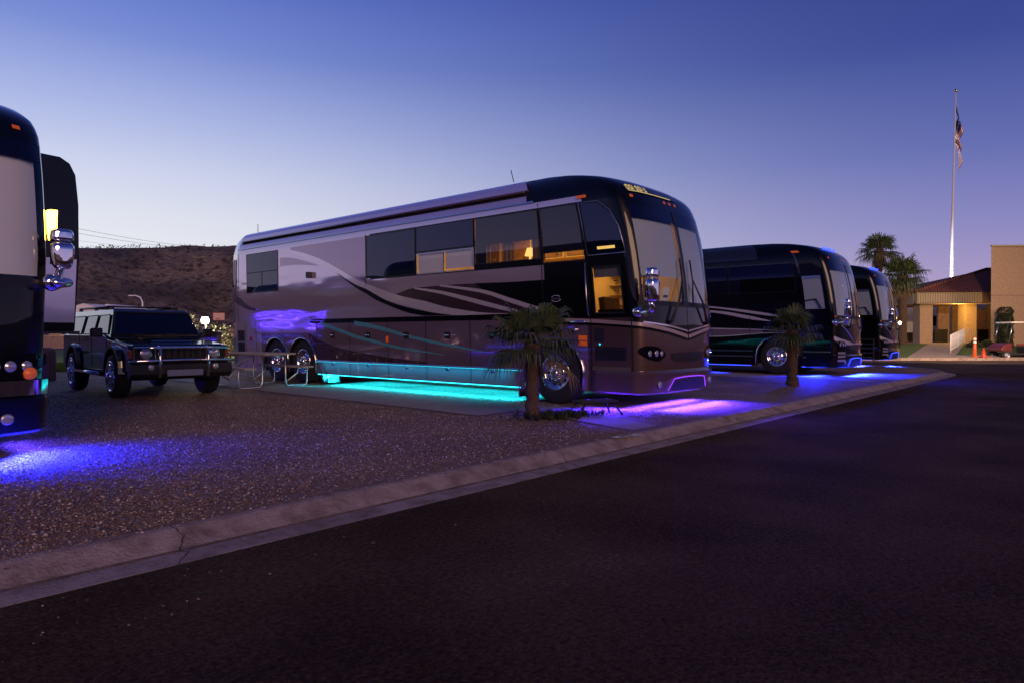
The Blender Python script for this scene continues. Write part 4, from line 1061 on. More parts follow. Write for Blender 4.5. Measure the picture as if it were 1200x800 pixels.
# ------------------------------------------------------------------ black off-road SUV
def suv(loc, rz):
    t = thing('parked_suv', 'boxy black off-road SUV with chrome grille guard and roof rack, parked beside the picnic table', 'SUV', loc, rz)
    b = MB()
    arcs = lambda yc_, r_, z: [(yc_+r_*math.cos(R(a)), z+r_*math.sin(R(a))) for a in range(0, 181, 15)]
    prof_ = [(.03, .50), (.03, .90), (.10, .97), (1.28, 1.07), (1.5, 1.15), (4.62, 1.16), (4.68, .55)]
    low = [(4.30, .50)]+[(3.72+.46*math.cos(R(a)), .46+.46*math.sin(R(a))) for a in range(0, 181, 12)]+[(3.2, .48), (1.36, .48)]+[(.88+.46*math.cos(R(a)), .46+.46*math.sin(R(a))) for a in range(0, 181, 12)]+[(.30, .52)]
    b.prism(prof_+low, -.87, .87, 'suvblack'); body = b.build('body', t, .035, 3)
    # hood with raised centre
    b = MB(); b.prism([(.06, .93), (.08, .985), (1.25, 1.095), (1.25, 1.04)], -.78, .78, 'suvblack'); b.prism([(.40, 1.00), (.45, 1.045), (1.2, 1.12), (1.24, 1.07)], -.36, .36, 'suvblack'); b.build('hood', t, .015)
    # fender flares
    for s in (-1, 1):
        for yc_ in (.88, 3.72):
            b = MB(); n = 14; vs = []
            for k in range(n+1):
                a = R(180*k/n)
                sq = 1/max(abs(math.cos(a)), abs(math.sin(a)))**.35
                for rr_, x in ((.45, .80), (.455, .93), (.50*sq, .935), (.53*sq, .84)): vs.append((s*x, yc_+rr_*math.cos(a), .46+rr_*math.sin(a)))
            b.add(vs, [(4*k+j, 4*k+4+j, 4*k+5+j, 4*k+1+j) for k in range(n) for j in range(3)]+[(0, 1, 2, 3), (4*n, 4*n+1, 4*n+2, 4*n+3)], 'suvblack', False)
            b.build('fender_flare', t)
        wheel(t, .88, s*.93, .40, s, holes=0, zc=.40, wd=.27, rr=.27); 
        wheel(t, 3.72, s*.93, .40, s, holes=0, zc=.40, wd=.27, rr=.27)
        for yy in (.88, 3.72):
            b = MB()
            for k in range(7):
                a = 2*math.pi*k/7; b.box((s*.915, yy+.15*math.cos(a), .40+.15*math.sin(a)), (.03, .05, .24), 'chrome', Matrix.Rotation(-a+math.pi/2, 3, 'X') if False else Matrix.Rotation(a-math.pi/2, 3, 'X'))
            b.build('rim_spokes', [c for c in t.children if c.name.startswith('wheel')][-1 if yy > 2 else -2])
        b = MB(); b.tube([(s*.98, 1.45, .44), (s*.98, 3.15, .44)], .035, 'chrome', 8); b.tube([(s*.85, 1.6, .46), (s*.98, 1.6, .44)], .02, 'darkplastic', 6); b.tube([(s*.85, 3.0, .46), (s*.98, 3.0, .44)], .02, 'darkplastic', 6); b.build('side_step', t)
        b = MB(); b.box((s*1.02, 1.42, 1.20), (.20, .10, .17), 'suvblack'); b.box((s*.90, 1.42, 1.17), (.12, .05, .04), 'suvblack'); b.build('wing_mirror', t, .02)
    # cabin: tapered greenhouse
    b = MB(); X0, X1 = .83, .70
    q = [(1.22, 1.09, X0), (1.55, 1.60, X1), (1.63, 1.645, X1-.03), (4.45, 1.655, X1-.03), (4.55, 1.61, X1), (4.66, 1.12, X0)]
    vs = [(-x, y, z) for y, z, x in q]+[(x, y, z) for y, z, x in q]; n = 6
    b.add(vs, [(0, 1, 2, 3, 4, 5), (6, 7, 8, 9, 10, 11)]+[(i, (i+1) % n, n+(i+1) % n, n+i) for i in range(n)], 'suvblack'); cab = b.build('cabin', t, .02)
    def side(y0, y1, z0, z1, s, o=.008, sl=0):
        f = lambda y, z: (s*(X0+(X1-X0)*(z-1.09)/.51+o), y, z)
        return [f(y0, z0), f(y1, z0), f(y1, z1), f(y0+sl, z1)]
    for s in (-1, 1):
        for y0, y1, sl in ((1.42, 2.30, .20), (2.42, 3.22, 0), (3.36, 4.40, 0)):
            b = MB(); b.add(side(y0, y1, 1.17, 1.54, s, .008, sl), [(0, 1, 2, 3)], 'dglass'); w_ = b.build('side_window', t)
            b = MB(); p = side(y0, y1, 1.17, 1.54, s, .012, sl); b.tube(p+[p[0]], .010, 'darkplastic', 4); b.build('frame', w_)
        b = MB(); b.add([(s*.875, 1.40, .78), (s*.875, 3.2, .78), (s*.882, 3.2, .83), (s*.882, 1.40, .83)], [(0, 1, 2, 3)], 'chrome'); 
        b.build('side_moulding', t)
        for y in (2.15, 3.05): 
            b = MB(); b.box((s*.88, y, 1.08), (.03, .17, .035), 'chrome'); b.build('door_handle', t)
        for y in (1.36, 2.36, 3.28): b = MB(); b.box((s*.872, y, .86), (.006, .012, .62), 'blackmatte'); b.build('door_seam', t)
    b = MB(); b.add([(-.76, 1.25, 1.14), (.76, 1.25, 1.14), (.66, 1.52, 1.56), (-.66, 1.52, 1.56)], [(0, 1, 2, 3)], 'dglass'); 
    b.v = [(x, y-.012, z+.008) for x, y, z in b.v]; ws = b.build('windshield', t)
    b = MB(); p = list(b.v); pts = [(-.77, 1.235, 1.14), (.77, 1.235, 1.14), (.67, 1.52, 1.59), (-.67, 1.52, 1.59), (-.77, 1.235, 1.14)]; b.tube(pts, .018, 'darkplastic', 5)
    b.tube([(.1, 1.20, 1.15), (.55, 1.25, 1.20)], .008, 'darkplastic', 5); b.tube([(-.5, 1.20, 1.15), (-.05, 1.25, 1.20)], .008, 'darkplastic', 5); b.build('frame', ws)
    b = MB()
    for s in (-1, 1):
        b.tube([(s*.60, 1.95, 1.70), (s*.60, 4.4, 1.72)], .022, 'darkplastic', 8)
        for y in (2.0, 3.1, 4.3): b.box((s*.60, y, 1.66), (.05, .10, .08), 'darkplastic')
    for y in (2.3, 3.9): b.tube([(-.6, y, 1.72), (.6, y, 1.72)], .018, 'darkplastic', 8)
    b.build('roof_rack', t)
    # front face
    b = MB(); b.box((0, .015, .93), (1.66, .05, .25), 'blackmatte')
    for k in range(7): b.box((-.33+.11*k, -.015, .95), (.055, .02, .17), 'darkplastic')
    for z in (.825, 1.045): b.box((0, -.02, z), (1.62, .03, .022), 'chrome')
    for x in (-.45, .45, -.80, .80): b.box((x, -.02, .935), (.022, .03, .24), 'chrome')
    b.build('grille', t, .004)
    for s in (-1, 1):
        b = MB(); b.lathe([(0, .085), (-.015, .09), (-.02, .075), (-.03, .04), (-.032, .001)], 'lens', (s*.60, -.01, .935), 'y', 20); b.lathe([(-.005, .10), (-.02, .10), (-.02, .088)], 'chrome', (s*.60, -.01, .935), 'y', 20); b.build('headlight', t)
        b = MB(); b.box((s*.845, .03, .935), (.05, .10, .16), 'amberdark'); b.build('turn_signal', t, .01)
        b = MB(); b.lathe([(0, .055), (-.02, .055), (-.03, .03), (-.031, .001)], 'lens', (s*.56, -.16, .70), 'y', 16); b.build('fog_light', t)
    b = MB(); b.prism([(.05, .78), (-.13, .76), (-.15, .70), (-.15, .58), (-.06, .50), (.08, .50)], -.88, .88, 'darkplastic'); b.box((0, -.14, .62), (.75, .03, .10), 'darkplastic'); b.build('bumper', t, .02)
    b = MB()
    for s in (-1, 1):
        b.tube([(s*.42, -.17, .52), (s*.42, -.20, .80), (s*.42, -.18, 1.02), (s*.42, -.10, 1.06)], .028, 'chrome', 8)
    b.tube([(-.9, -.10, .80), (-.80, -.19, .82), (0, -.21, .83), (.80, -.19, .82), (.9, -.10, .80)], .022, 'chrome', 8); b.tube([(-.82, -.10, 1.04), (-.42, -.17, 1.05), (.42, -.17, 1.05), (.82, -.10, 1.04)], .02, 'chrome', 8)
    b.build('grille_guard', t)
    b = MB(); b.box((0, -.215, .60), (.62, .02, .11), 'brushed'); b.build('license_plate', t)
    b = MB(); b.box((0, 2.3, .45), (1.3, 3.6, .25), 'blackmatte'); b.build('chassis', t)
    for o in t.children:
        if o.name.split('.')[0] in ('grille', 'headlight', 'turn_signal', 'fog_light', 'grille_guard', 'license_plate', 'bumper'): o.location.z = -.12
    return t
pass
pass
suv((5.50, 12.8, 0), R(-4))

# ------------------------------------------------------------------ picnic table
t = thing('picnic_table', 'grey plank picnic table with bent steel tube frame beside the bronze coach', 'table', (7.85, 14.35, 0.008), R(2))
b = MB()
for k in range(5): b.box((-.305+k*.1525, 0, .735), (.145, 1.83, .04), 'tablewood')
b.build('tabletop', t, .006)
for s in (-1, 1):
    b = MB()
    for k in range(2): b.box((s*.70+(k-.5)*.135, 0, .435), (.128, 1.83, .04), 'tablewood')
    b.build('bench_seat', t, .006)
for y in (-.66, .66):
    b = MB()
    for s in (-1, 1):
        b.tube([(s*.28, y, .71), (s*.28, y, .12), (s*.34, y, .03), (s*.72, y, .02), (s*.80, y, .03), (s*.83, y, .10), (s*.83, y, .40), (s*.60, y, .415), (s*.58, y, .3), (s*.3, y, .12)], .017, 'steel_frame', 8)
    b.tube([(-.3, y, .70), (.3, y, .70)], .02, 'steel_frame', 8); b.tube([(-.28, y, .3), (.0, y*.35, .70)], .016, 'steel_frame', 8)
    b.build('frame', t)

# step stool by the coach door
t = thing('step_stool', 'small black folding step stool on the gravel below the bronze coach door', 'stool', (8.25, 5.55, .008), R(-25))
b = MB(); b.box((0, 0, .20), (.60, .30, .025), 'darkplastic')
for k in range(6): b.box((0, -.12+k*.048, .215), (.56, .012, .006), 'rubber')
b.build('platform', t, .006)
for sx in (-1, 1):
    for sy in (-1, 1):
        b = MB(); b.tube([(sx*.22, sy*.11, .195), (sx*.36, sy*.17, .0)], .014, 'darkplastic', 6); b.build('leg', t)

# ------------------------------------------------------------------ fan palms
def fan_leaf(b, o, d, up, plen, size, m, r, nb=26, droop=.35):
    """petiole from o along d, then a folded fan of narrow blades"""
    d = Vector(d).normalized(); side = d.cross(Vector((0, 0, 1)))
    side = side.normalized() if side.length > .05 else Vector((1, 0, 0)); nrm = side.cross(d).normalized()
    tip = Vector(o)+d*plen+Vector((0, 0, -plen*.12*droop))
    b.tube([o, Vector(o)+d*plen*.5+Vector((0, 0, .01)), tip], [.011*size/.45, .008*size/.45, .006*size/.45], m, 4)
    for k in range(nb):
        a = R(-108+216*k/(nb-1)+r.uniform(-3, 3)); l = size*(.72+.28*math.cos(a*.75))*r.uniform(.86, 1.08)
        v = (d*math.cos(a)+side*math.sin(a)).normalized()
        fold = nrm*(.14*abs(math.sin(a)))
        wd = size*.036; q = (nrm.cross(v)).normalized()
        p0 = tip; p1 = tip+(v+fold).normalized()*l*.5; p2 = tip+(v+fold*.6).normalized()*l*.8+Vector((0, 0, -l*.05*(.6+droop))); p3 = tip+v*l*.99+Vector((0, 0, -l*(.16+r.uniform(0, .22))*(.6+droop)))
        z = nrm*wd*.35
        b.add([p0, p1-q*wd+z, p1, p1+q*wd+z, p2-q*wd*.7+z*.5, p2, p2+q*wd*.7+z*.5, p3], [(0, 1, 2), (0, 2, 3), (1, 4, 5, 2), (2, 5, 6, 3), (4, 7, 5), (5, 7, 6)], m)
def palm(name, label, loc, H_, size, nleaf, tr, seed, group, plen=.3, nb=26, skirt=6, lean=0):
    r = random.Random(seed); t = thing(name, label, 'palm tree', loc, 0, group)
    b = MB(); b.nofix = True
    n = 16; pts = [(lean*(k/n)**2+.01*math.sin(k*1.7), .01*math.cos(k*2.1), H_*k/n) for k in range(n+1)]
    b.tube(pts, [tr*(1.25-.35*min(1, k/3)+.12*math.sin(k*2.4)*.3+(.25 if k > n-3 else 0)) for k in range(n+1)], 'trunk', 12)
    for k in range(int(H_/.045) if H_ < 3 else int(H_/.12)):   # old leaf boots
        z = H_*(.02+.96*r.random()); a = r.random()*6.28; rr_ = tr*.92; l = tr*r.uniform(.35, .8)
        p = Vector((math.cos(a)*rr_+lean*(z/H_)**2, math.sin(a)*rr_, z)); o_ = Vector((math.cos(a), math.sin(a), 0)); s_ = Vector((-math.sin(a), math.cos(a), 0))*tr*.28
        b.add([p-s_, p+s_, p+s_*.4+o_*l*.6+Vector((0, 0, l*1.1)), p-s_*.4+o_*l*.6+Vector((0, 0, l*1.1))], [(0, 1, 2, 3)], 'trunk')
        b.add([p, p+s_*.2, p+o_*l*.9+Vector((0, 0, -l*.5))], [(0, 1, 2)], 'leafdry' if r.random() < .3 else 'trunk')
    b.build('trunk', t)
    b = MB(); b.nofix = True
    for k in range(nleaf):
        u_ = (k+.5)/nleaf; elv = R((74 if H_ < 2 else 80)-(100 if H_ < 2 else 112)*u_+r.uniform(-10, 10)); a = k*2.399963+r.uniform(-.25, .25)
        d = (math.cos(a)*math.cos(elv), math.sin(a)*math.cos(elv), math.sin(elv))
        o_ = (lean+math.cos(a)*tr*.4, math.sin(a)*tr*.4, H_-tr*.4+tr*.5*(1-u_))
        m_ = 'leafdry' if (u_ > .86 and r.random() < .5) else 'leaf'
        fan_leaf(b, o_, d, None, plen*r.uniform(.8, 1.15), size*r.uniform(.85, 1.1), m_, r, nb, droop=.25+.9*u_)
    for k in range(skirt):
        a = r.random()*6.28; d = (math.cos(a)*.5, math.sin(a)*.5, -1)
        fan_leaf(b, (lean, 0, H_-tr*1.2), d, None, plen*.6, size*.7, 'leafdry', r, 14, .6)
    b.build('crown', t); return t
palm('fan_palm', 'small fan palm with a bush at its foot in front of the bronze coach', (7.34, 5.98, 0), 1.04, .45, 24, .10, 3, 'short fan palms in the gravel', .33, 26, 4)
palm('fan_palm', 'small dark fan palm on the gravel in front of the nearer black coach', (15.95, 5.35, 0), 1.26, .42, 22, .12, 8, 'short fan palms in the gravel', .26, 26, 2)
x, y, _ = cf(46.5, 24.9); palm('fan_palm', 'tall fan palm behind the farthest black coach, left one of the two tall palms', (x, y, .3), 6.6, .95, 34, .26, 12, 'tall palms beside the building', .55, 20, 14, .3)
x, y, _ = cf(43.5, 24.9); palm('fan_palm', 'shaggier tall fan palm between the farthest coach and the tan building', (x, y, .3), 4.6, 1.05, 38, .27, 17, 'tall palms beside the building', .6, 20, 24, -.2)

# spiky groundcover at the palm's foot
t = thing('groundcover_bush', 'low spiky dark bush spreading on the gravel at the foot of the small palm', 'bush', (7.55, 5.75, 0))
r = random.Random(2); b = MB(); b.nofix = True
for _ in range(420):
    cx_, cy_ = r.gauss(0, .27), r.gauss(0, .13); a = r.random()*6.28; l = r.uniform(.08, .19); e = R(r.uniform(25, 85))
    p = Vector((cx_*1.0+.1, cy_-cx_*.35, 0)); d = Vector((math.cos(a)*math.cos(e), math.sin(a)*math.cos(e), math.sin(e)))
    s_ = d.cross(Vector((0, 0, 1))).normalized()
    for k in range(9):
        q = p+d*l*(k+2)/11+Vector((0, 0, -.25*l*((k+1)/9)**2))
        for sg in (-1, 1): b.add([q-d*.006, q+d*.006, q+s_*sg*.035*(1-k/12)+d*.02], [(0, 1, 2)], 'bush')
    b.add([p-s_*.003, p+s_*.003, p+d*l], [(0, 1, 2)], 'bush')
b.build('foliage', t)

# ------------------------------------------------------------------ right background: clubhouse, in the camera-facing local frame
yaw = math.atan2(RGT[1], RGT[0])           # local x = right, local y = away
def local(name, label, cat, f, r_, z=0, rz=0, group=None):
    x, y, _ = cf(f, r_); return thing(name, label, cat, (x, y, z), yaw+rz, group)
# ground apron: curb, walk, lawns (structure)
def cfsheet(name, pts, z, m):
    return sheet(name, [cf(f, r_)[:2] for r_, f in pts], z, m)
def rx(px, f): return (px-600)/800*f
def apron():
    b = MB(); f0, f1 = 33.4, 44.0
    c = lambda r_, f, z: cf(f, r_, z)
    def slab(px0, px1, pxb0, pxb1, z0, z1, m, dz=0):
        vs = [c(rx(px0, f0+.35), f0+.35, z0+dz), c(rx(px1, f0+.35), f0+.35, z0+dz), c(rx(pxb1, f1), f1, z1+dz), c(rx(pxb0, f1), f1, z1+dz)]
        b.add(vs, [(0, 1, 2, 3)], m)
    slab(1040, 1400, 1040, 1400, .0, .58, 'lawn')
    struct(b.build('building_lawn'))
    b = MB(); slab(1062, 1118, 1088, 1131, .0, .58, 'walk', .012)
    vs = [c(rx(1118, f0+.35), f0+.35, .012), c(rx(1400, f0+.35), f0+.35, .012), c(rx(1400, 35.2), 35.2, .11), c(rx(1121, 35.2), 35.2, .11)]; b.add(vs, [(0, 1, 2, 3)], 'walk')
    struct(b.build('entrance_walk'))
    b = MB(); 
    p = [c(14.0, f0, -.1), c(40, f0, -.1), c(40, f0, .03), c(14.0, f0, .03), c(14.0, f0+.36, .03), c(40, f0+.36, .03)]
    b.add(p, [(0, 1, 2, 3), (3, 2, 5, 4)], 'curbc'); struct(b.build('far_curb'))
pass
apron()
def tile_mat():
    m = mat('red clay roof tile', (.30, .10, .07), .8); nt = m.node_tree; b = nt.nodes['Principled BSDF']
    tcn = N(nt, 'ShaderNodeTexCoord'); w1 = N(nt, 'ShaderNodeTexWave'); w1.wave_type = 'BANDS'; w1.bands_direction = 'X'; w1.inputs['Scale'].default_value = 1.25; w1.inputs['Distortion'].default_value = 0
    L(nt, tcn.outputs['Object'], w1.inputs[0]); c = ramp(nt, w1.outputs[0], [(0, (.10,.035,.026,1)), (.5, (.30,.10,.07,1)), (1, (.42,.15,.10,1))]); L(nt, c, b.inputs['Base Color'])
    bp = N(nt, 'ShaderNodeBump'); bp.inputs['Strength'].default_value = 1; bp.inputs['Distance'].default_value = .12; L(nt, w1.outputs[0], bp.inputs['Height']); L(nt, bp.outputs[0], b.inputs['Normal']); return m
M['tile'] = tile_mat()
cl = local('clubhouse', 'tan block clubhouse with red tile porch roof and tall square wing', 'building', 45, 0)
lf = lambda f: f-45
b = MB()
x0, x1, zt, zb = rx(1161, 42), rx(1161, 42)+14, 6.55, .1
b.box(((x0+x1)/2, lf(46.5), (zt+zb)/2), (x1-x0, 9, zt-zb), 'stucco'); b = MB(); b.prism([(x0, lf(42)), (x1, lf(42)), (x1+2, lf(51)), (x0*51/42+.05, lf(51))], zb, zt, 'stucco', 'z'); wing = b.build('wing', cl, .02)
b = MB(); b.box(((x0+x1)/2, lf(41.995), 3.56), (x1-x0-.02, .03, .05), 'wallmauve'); b.box(((x0+x1)/2, lf(41.97), 6.6), (x1-x0+.06, .14, .10), 'fascia'); b.build('wall_groove', wing)
b = MB(); b.box(((x0+x1)/2+1.4, lf(41.98), 1.75), (x1-x0-2.2, .05, 2.1), 'wallmauve'); b.build('lower_panel', wing)
b = MB(); xe0 = rx(1074, 44.5); xe1 = rx(1161.3, 44.5)
b.box(((xe0+xe1)/2+.02, lf(44.75), 3.53), (xe1-xe0-.04, .5, .74), 'fascia')
n = int((xe1-xe0)/.16)
for k in range(n): b.box((xe0+.1+k*.16, lf(44.49), 3.53), (.03, .03, .70), 'fascia_rib')
b.box((xe0+.25, lf(47.0), 3.53), (.5, 4.2, .74), 'fascia'); b.build('fascia', cl)
pass
bm_ = [o for o in cl.children if o.name.startswith('fascia')]
b = MB(); zr, ze = 5.75, 3.92; fe, fr_ = 44.25, 48.4; xr = rx(1161, 48.4)
vs = [(xe0-.25, lf(fe), ze), (rx(1161.5, fe), lf(fe), ze), (rx(1161.5, fr_), lf(fr_), zr), (xr-.35, lf(fr_), zr), (xe0-.25, lf(52.5), ze), (rx(1161.5, 52.5), lf(52.5), ze), (rx(1161.5, fr_), lf(fr_), zr)]
b.add(vs, [(0, 1, 2, 3), (0, 3, 4), (4, 3, 6, 5), (1, 5, 2), (0, 4, 5, 1)], 'tile'); rf = b.build('roof', cl)
b = MB(); b.tube([(xe0-.25, lf(fe), ze+.03), (xr-.35, lf(fr_), zr+.05)], .09, 'tile', 6); b.tube([(xr-.35, lf(fr_), zr+.05), (xr+.02, lf(fr_), zr+.05)], .09, 'tile', 6); b.build('ridge_tile', rf)
def wallb(nm, pa, pb, f, z0, z1, m, d=.5):
    b = MB(); a, q = rx(pa, f), rx(pb, f); b.box(((a+q)/2, lf(f+d/2), (z0+z1)/2), (q-a, d, z1-z0), m); return b.build(nm, cl, .01)
wallb('column', 1078, 1093, 45, .5, 3.16, 'stucco', .8)
wallb('porch_pillar', 1131.5, 1144.5, 46, .5, 3.2, 'stucco', .8)
wallb('rear_wall', 1099.5, 1112.5, 49.5, .5, 3.3, 'wallmauve', .2); wallb('rear_wall', 1116, 1130, 49.5, .5, 3.3, 'wallmauve', .2); wallb('rear_wall', 1144, 1156.5, 49.5, .5, 3.0, 'wallmauve', .2); wallb('rear_wall', 1157.5, 1175, 49.5, .5, 3.3, 'stucco', .2)
wallb('rear_wall', 1060, 1094, 51.5, .5, 1.3, 'blackmatte', .2)
b = MB(); b.box(((xe0+xe1)/2, lf(47.5), .52), (xe1-xe0, 6.8, .16), 'walk'); b.build('porch_floor', cl)
b = MB(); b.box(((xe0+xe1)/2, lf(48), 3.22), (xe1-xe0, 7, .05), 'wallmauve'); b.build('porch_ceiling', cl)
for k, (pa, pb) in enumerate(((1095, 1110), (1146, 1158))):
    b = MB(); a, q = rx(pa, 47.5), rx(pb, 47.5); b.box(((a+q)/2, lf(47.5), 1.05), (q-a, .1, .95), 'blackmatte'); b.build('planter_rail', cl)
b = MB(); a = rx(1130, 48.9); b.box((a, lf(48.9), 1.9), (.26, .05, 1.9), 'porchwarm'); b.build('lit_sidelight', cl)
pass
light('porch_lamp', 'POINT', (rx(1133, 44.2), lf(45.2), 2.9), 260, (1, .55, .10), cl, .12)
light('porch_lamp', 'POINT', (rx(1150, 48), lf(47.6), 2.9), 30, (1, .52, .14), cl, .12)
# hand rail
rl = local('handrail', 'white metal handrail along the ramp to the building', 'railing', 36, 0)
b = MB(); pa = (rx(1114, 36.5), lf(36.5)+9, .20); pb = (rx(1130.5, 43.5), lf(43.5)+9, .60)
def lerp(a, c, t_): return tuple(a[i]+(c[i]-a[i])*t_ for i in range(3))
up = lambda p, h: (p[0], p[1], p[2]+h)
b.tube([up(pa, .92), up(pb, .92), up((pb[0]+.35, pb[1], pb[2]), .92), (pb[0]+.35, pb[1], pb[2])], .028, 'white', 8); b.tube([up(pa, .12), up(pb, .12)], .022, 'white', 6); b.build('rail', rl)
for k in range(3):
    b = MB(); p = lerp(pa, pb, k/2); b.tube([p, up(p, .92)], .03, 'white', 6); b.build('post', rl)
b = MB()
for k in range(1, 34): p = lerp(pa, pb, k/34); b.tube([up(p, .12), up(p, .92)], .011, 'white', 4)
b.build('balusters', rl)
# clipped cypress against the wing
hd = local('column_shrub', 'dark clipped columnar shrub against the wall of the tan wing', 'shrub', 41.2, rx(1178, 41.2), .35)
r = random.Random(9); b = MB(); b.nofix = True
for _ in range(2600):
    z = r.uniform(.0, 2.45); q = .37*(1-max(0, (z-2.1)/.4)**2*.6)*(1+.06*math.sin(z*9)); a = r.random()*6.28; q *= r.uniform(.8, 1.05)
    p = Vector((math.cos(a)*q, math.sin(a)*q, z)); d = Vector((math.cos(a)+r.uniform(-.6, .6), math.sin(a)+r.uniform(-.6, .6), r.uniform(-.2, 1))).normalized()*.09; s_ = d.cross(Vector((r.random(), r.random(), r.random()))).normalized()*.035
    b.add([p-s_, p+s_, p+d], [(0, 1, 2)], 'bush')
b.build('foliage', hd); b = MB(); b.tube([(0, 0, -.2), (0, 0, 2.1)], [.30, .22], 'bush', 10); b.build('stem', hd)
for k, (px, f, q, z) in enumerate(((1157, 41.6, .5, .5), (1142, 41.0, .45, .35))):
    bs = local('low_bush', ['dark low bush at the corner of the tan wing', 'low bush behind the orange delineator post by the porch'][k], 'bush', f, rx(px, f), .3)
    r = random.Random(20+k); b = MB(); b.nofix = True
    for _ in range(700):
        v = Vector((r.gauss(0, 1), r.gauss(0, 1), abs(r.gauss(0, 1)))).normalized()*q*r.uniform(.6, 1.05); d = Vector((r.uniform(-1, 1), r.uniform(-1, 1), r.uniform(0, 1)))*.12; s_ = Vector((r.uniform(-1, 1), r.uniform(-1, 1), r.uniform(-1, 1)))*.05
        b.add([v-s_, v+s_, v+d], [(0, 1, 2)], 'bush')
    b.build('foliage', bs)
# delineator and cone
pass
pass
dl = local('delineator_post', 'tall orange delineator post with white bands at the edge of the walk', 'traffic post', 34.3, rx(1142.5, 34.3), .03, group=None)
b = MB(); b.lathe([(0, .17), (.05, .16), (.06, .095), (.75, .075), (.98, .07), (1.02, .03), (1.03, .001)], 'orange', (0, 0, 0), 'z', 16); b.build('post', dl)
b = MB(); b.lathe([(.70, .079), (.78, .077)], 'white', (0, 0, 0), 'z', 16); b.lathe([(.86, .076), (.95, .074)], 'white', (0, 0, 0), 'z', 16); b.build('reflective_band', dl)
cn = local('traffic_cone', 'short red orange traffic cone between the delineator and the golf cart', 'cone', 34.0, rx(1153, 34.0), .03)
b = MB(); b.box((0, 0, .02), (.36, .36, .04), 'conered'); b.lathe([(.04, .13), (.46, .03), (.47, .001)], 'conered', (0, 0, 0), 'z', 16); b.build('cone_body', cn)
# golf cart, front to the left
gc = local('golf_cart', 'golf cart with white roof and red cowl parked by the tan wing', 'golf cart', 34.6, rx(1172, 34.6), -.10)
b = MB(); b.prism([(-.30, .42), (-.30, .55), (-.18, .70), (.10, .84), (.22, .82), (.24, .48), (.16, .42)], -.55, .55, 'cartred', 'y'); b.build('cowl', gc, .03)
b = MB(); b.box((1.0, 0, .30), (1.7, 1.1, .10), 'darkplastic'); b.prism([(1.25, .32), (1.22, .66), (2.1, .66), (2.15, .32)], -.55, .55, 'darkplastic', 'y'); b.build('body', gc, .02)
b = MB(); b.box((1.45, 0, .74), (.52, 1.05, .13), 'cartseat'); b.box((1.74, 0, 1.02), (.12, 1.05, .46), 'cartseat', Matrix.Rotation(R(8), 3, 'Y')); b.build('seat', gc, .03)
b = MB(); b.box((1.10, 0, 1.86), (1.85, 1.15, .06), 'white'); b.build('canopy', gc, .02)
for s in (-.5, .5):
    b = MB(); b.tube([(.10, s, .85), (.28, s, 1.84)], .022, 'brushed', 6); b.build('windshield_post', gc); b = MB(); b.tube([(1.9, s, .6), (1.85, s, 1.84)], .02, 'darkplastic', 6); b.build('roof_post', gc)
b = MB(); b.tube([(.27, -.5, 1.80), (.27, .5, 1.80)], .02, 'brushed', 6); b.build('windshield_rail', gc)
b = MB(); b.tube([(.45, .2, .85), (.72, .2, 1.08)], .018, 'darkplastic', 6); b.lathe([(-.015, .16), (0, .175), (.015, .16)], 'darkplastic', (.72, .2, 1.1), 'z', 16); b.build('steering_wheel', gc)
for s in (-1, 1):
    for xx in (-.02, 1.75):
        b = MB(); b.lathe([(s*.36, .001), (s*.36, .13), (s*.58, .15), (s*.58, .12), (s*.56, .001)], 'rubber', (xx, 0, .23), 'y', 20)
        b = MB(); b.lathe([(s*.40, .14), (s*.40, .21), (s*.42, .235), (s*.56, .235), (s*.58, .21), (s*.58, .14)], 'rubber', (xx, 0, .235), 'y', 24); w_ = b.build('wheel', gc)
        b = MB(); b.lathe([(s*.40, .14), (s*.58, .14), (s*.57, .10), (s*.55, .08), (s*.57, .04), (s*.575, .001)], 'brushed', (xx, 0, .235), 'y', 20); b.build('rim', w_)
pass; pass
# flag on its pole
fp = local('flagpole', 'tall white flagpole rising behind the clubhouse roof', 'flagpole', 54, rx(1114, 54))
b = MB(); b.tube([(0, 0, 0), (.08, 0, 10), (.30, 0, 20.2)], [.11, .09, .045], 'polewhite', 10); b.build('pole', fp)
b = MB(); b.lathe([(20.2, .02), (20.26, .10), (20.36, .12), (20.46, .08), (20.5, .001)], 'gold_ball', (.30, 0, 0), 'z', 12); b.build('finial', fp)
pass; pass
pass; pass; pass
fl = local('flag', 'limp red, white and blue flag with stripes hanging at the top of the flagpole', 'flag', 54, rx(1114, 54)+.30)
b = MB(); nx, nz = 26, 26
def fpnt(i, j):    # i along the fly (hanging), j down the hoist
    s = i/nx; v = j/nz
    x = .06+.5*v*(1-.5*s)+.16*math.sin(s*7.5+v*2)*s; y = .16*math.sin(s*19+v*1.5)
    z = 19.2-v*1.5-s*3.6
    return (x, y, z)
vs = [fpnt(i, j) for i in range(nx+1) for j in range(nz+1)]
for i in range(nx):
    for j in range(nz):
        a = i*(nz+1)+j; st_ = int(j/2); m_ = 'flagblue' if (i < nx*.35 and j < 16) else ('flagred' if st_ % 2 == 0 else 'flagwhite')
        if m_ == 'flagblue' and (i*3+j*2) % 7 == 0 and (j % 2): m_ = 'flagwhite'
        b.add([vs[a], vs[a+nz+1], vs[a+nz+2], vs[a+1]], [(0, 1, 2, 3)], m_, True)
b.build('cloth', fl)
ul = local('flag_uplight', 'small uplight fixture at the foot of the flagpole', 'lamp', 53.2, rx(1114, 54), 0)
b = MB(); b.lathe([(0, .12), (.2, .14), (.22, .10), (.2, .001)], 'darkplastic', (0, 0, 0), 'z', 12); b.build('housing', ul)
light('uplight_beam', 'SPOT', (0, 0, .3), 16000, (1, .93, .86), ul, .1, target=(.15, .8, 17.5), spot=R(20))
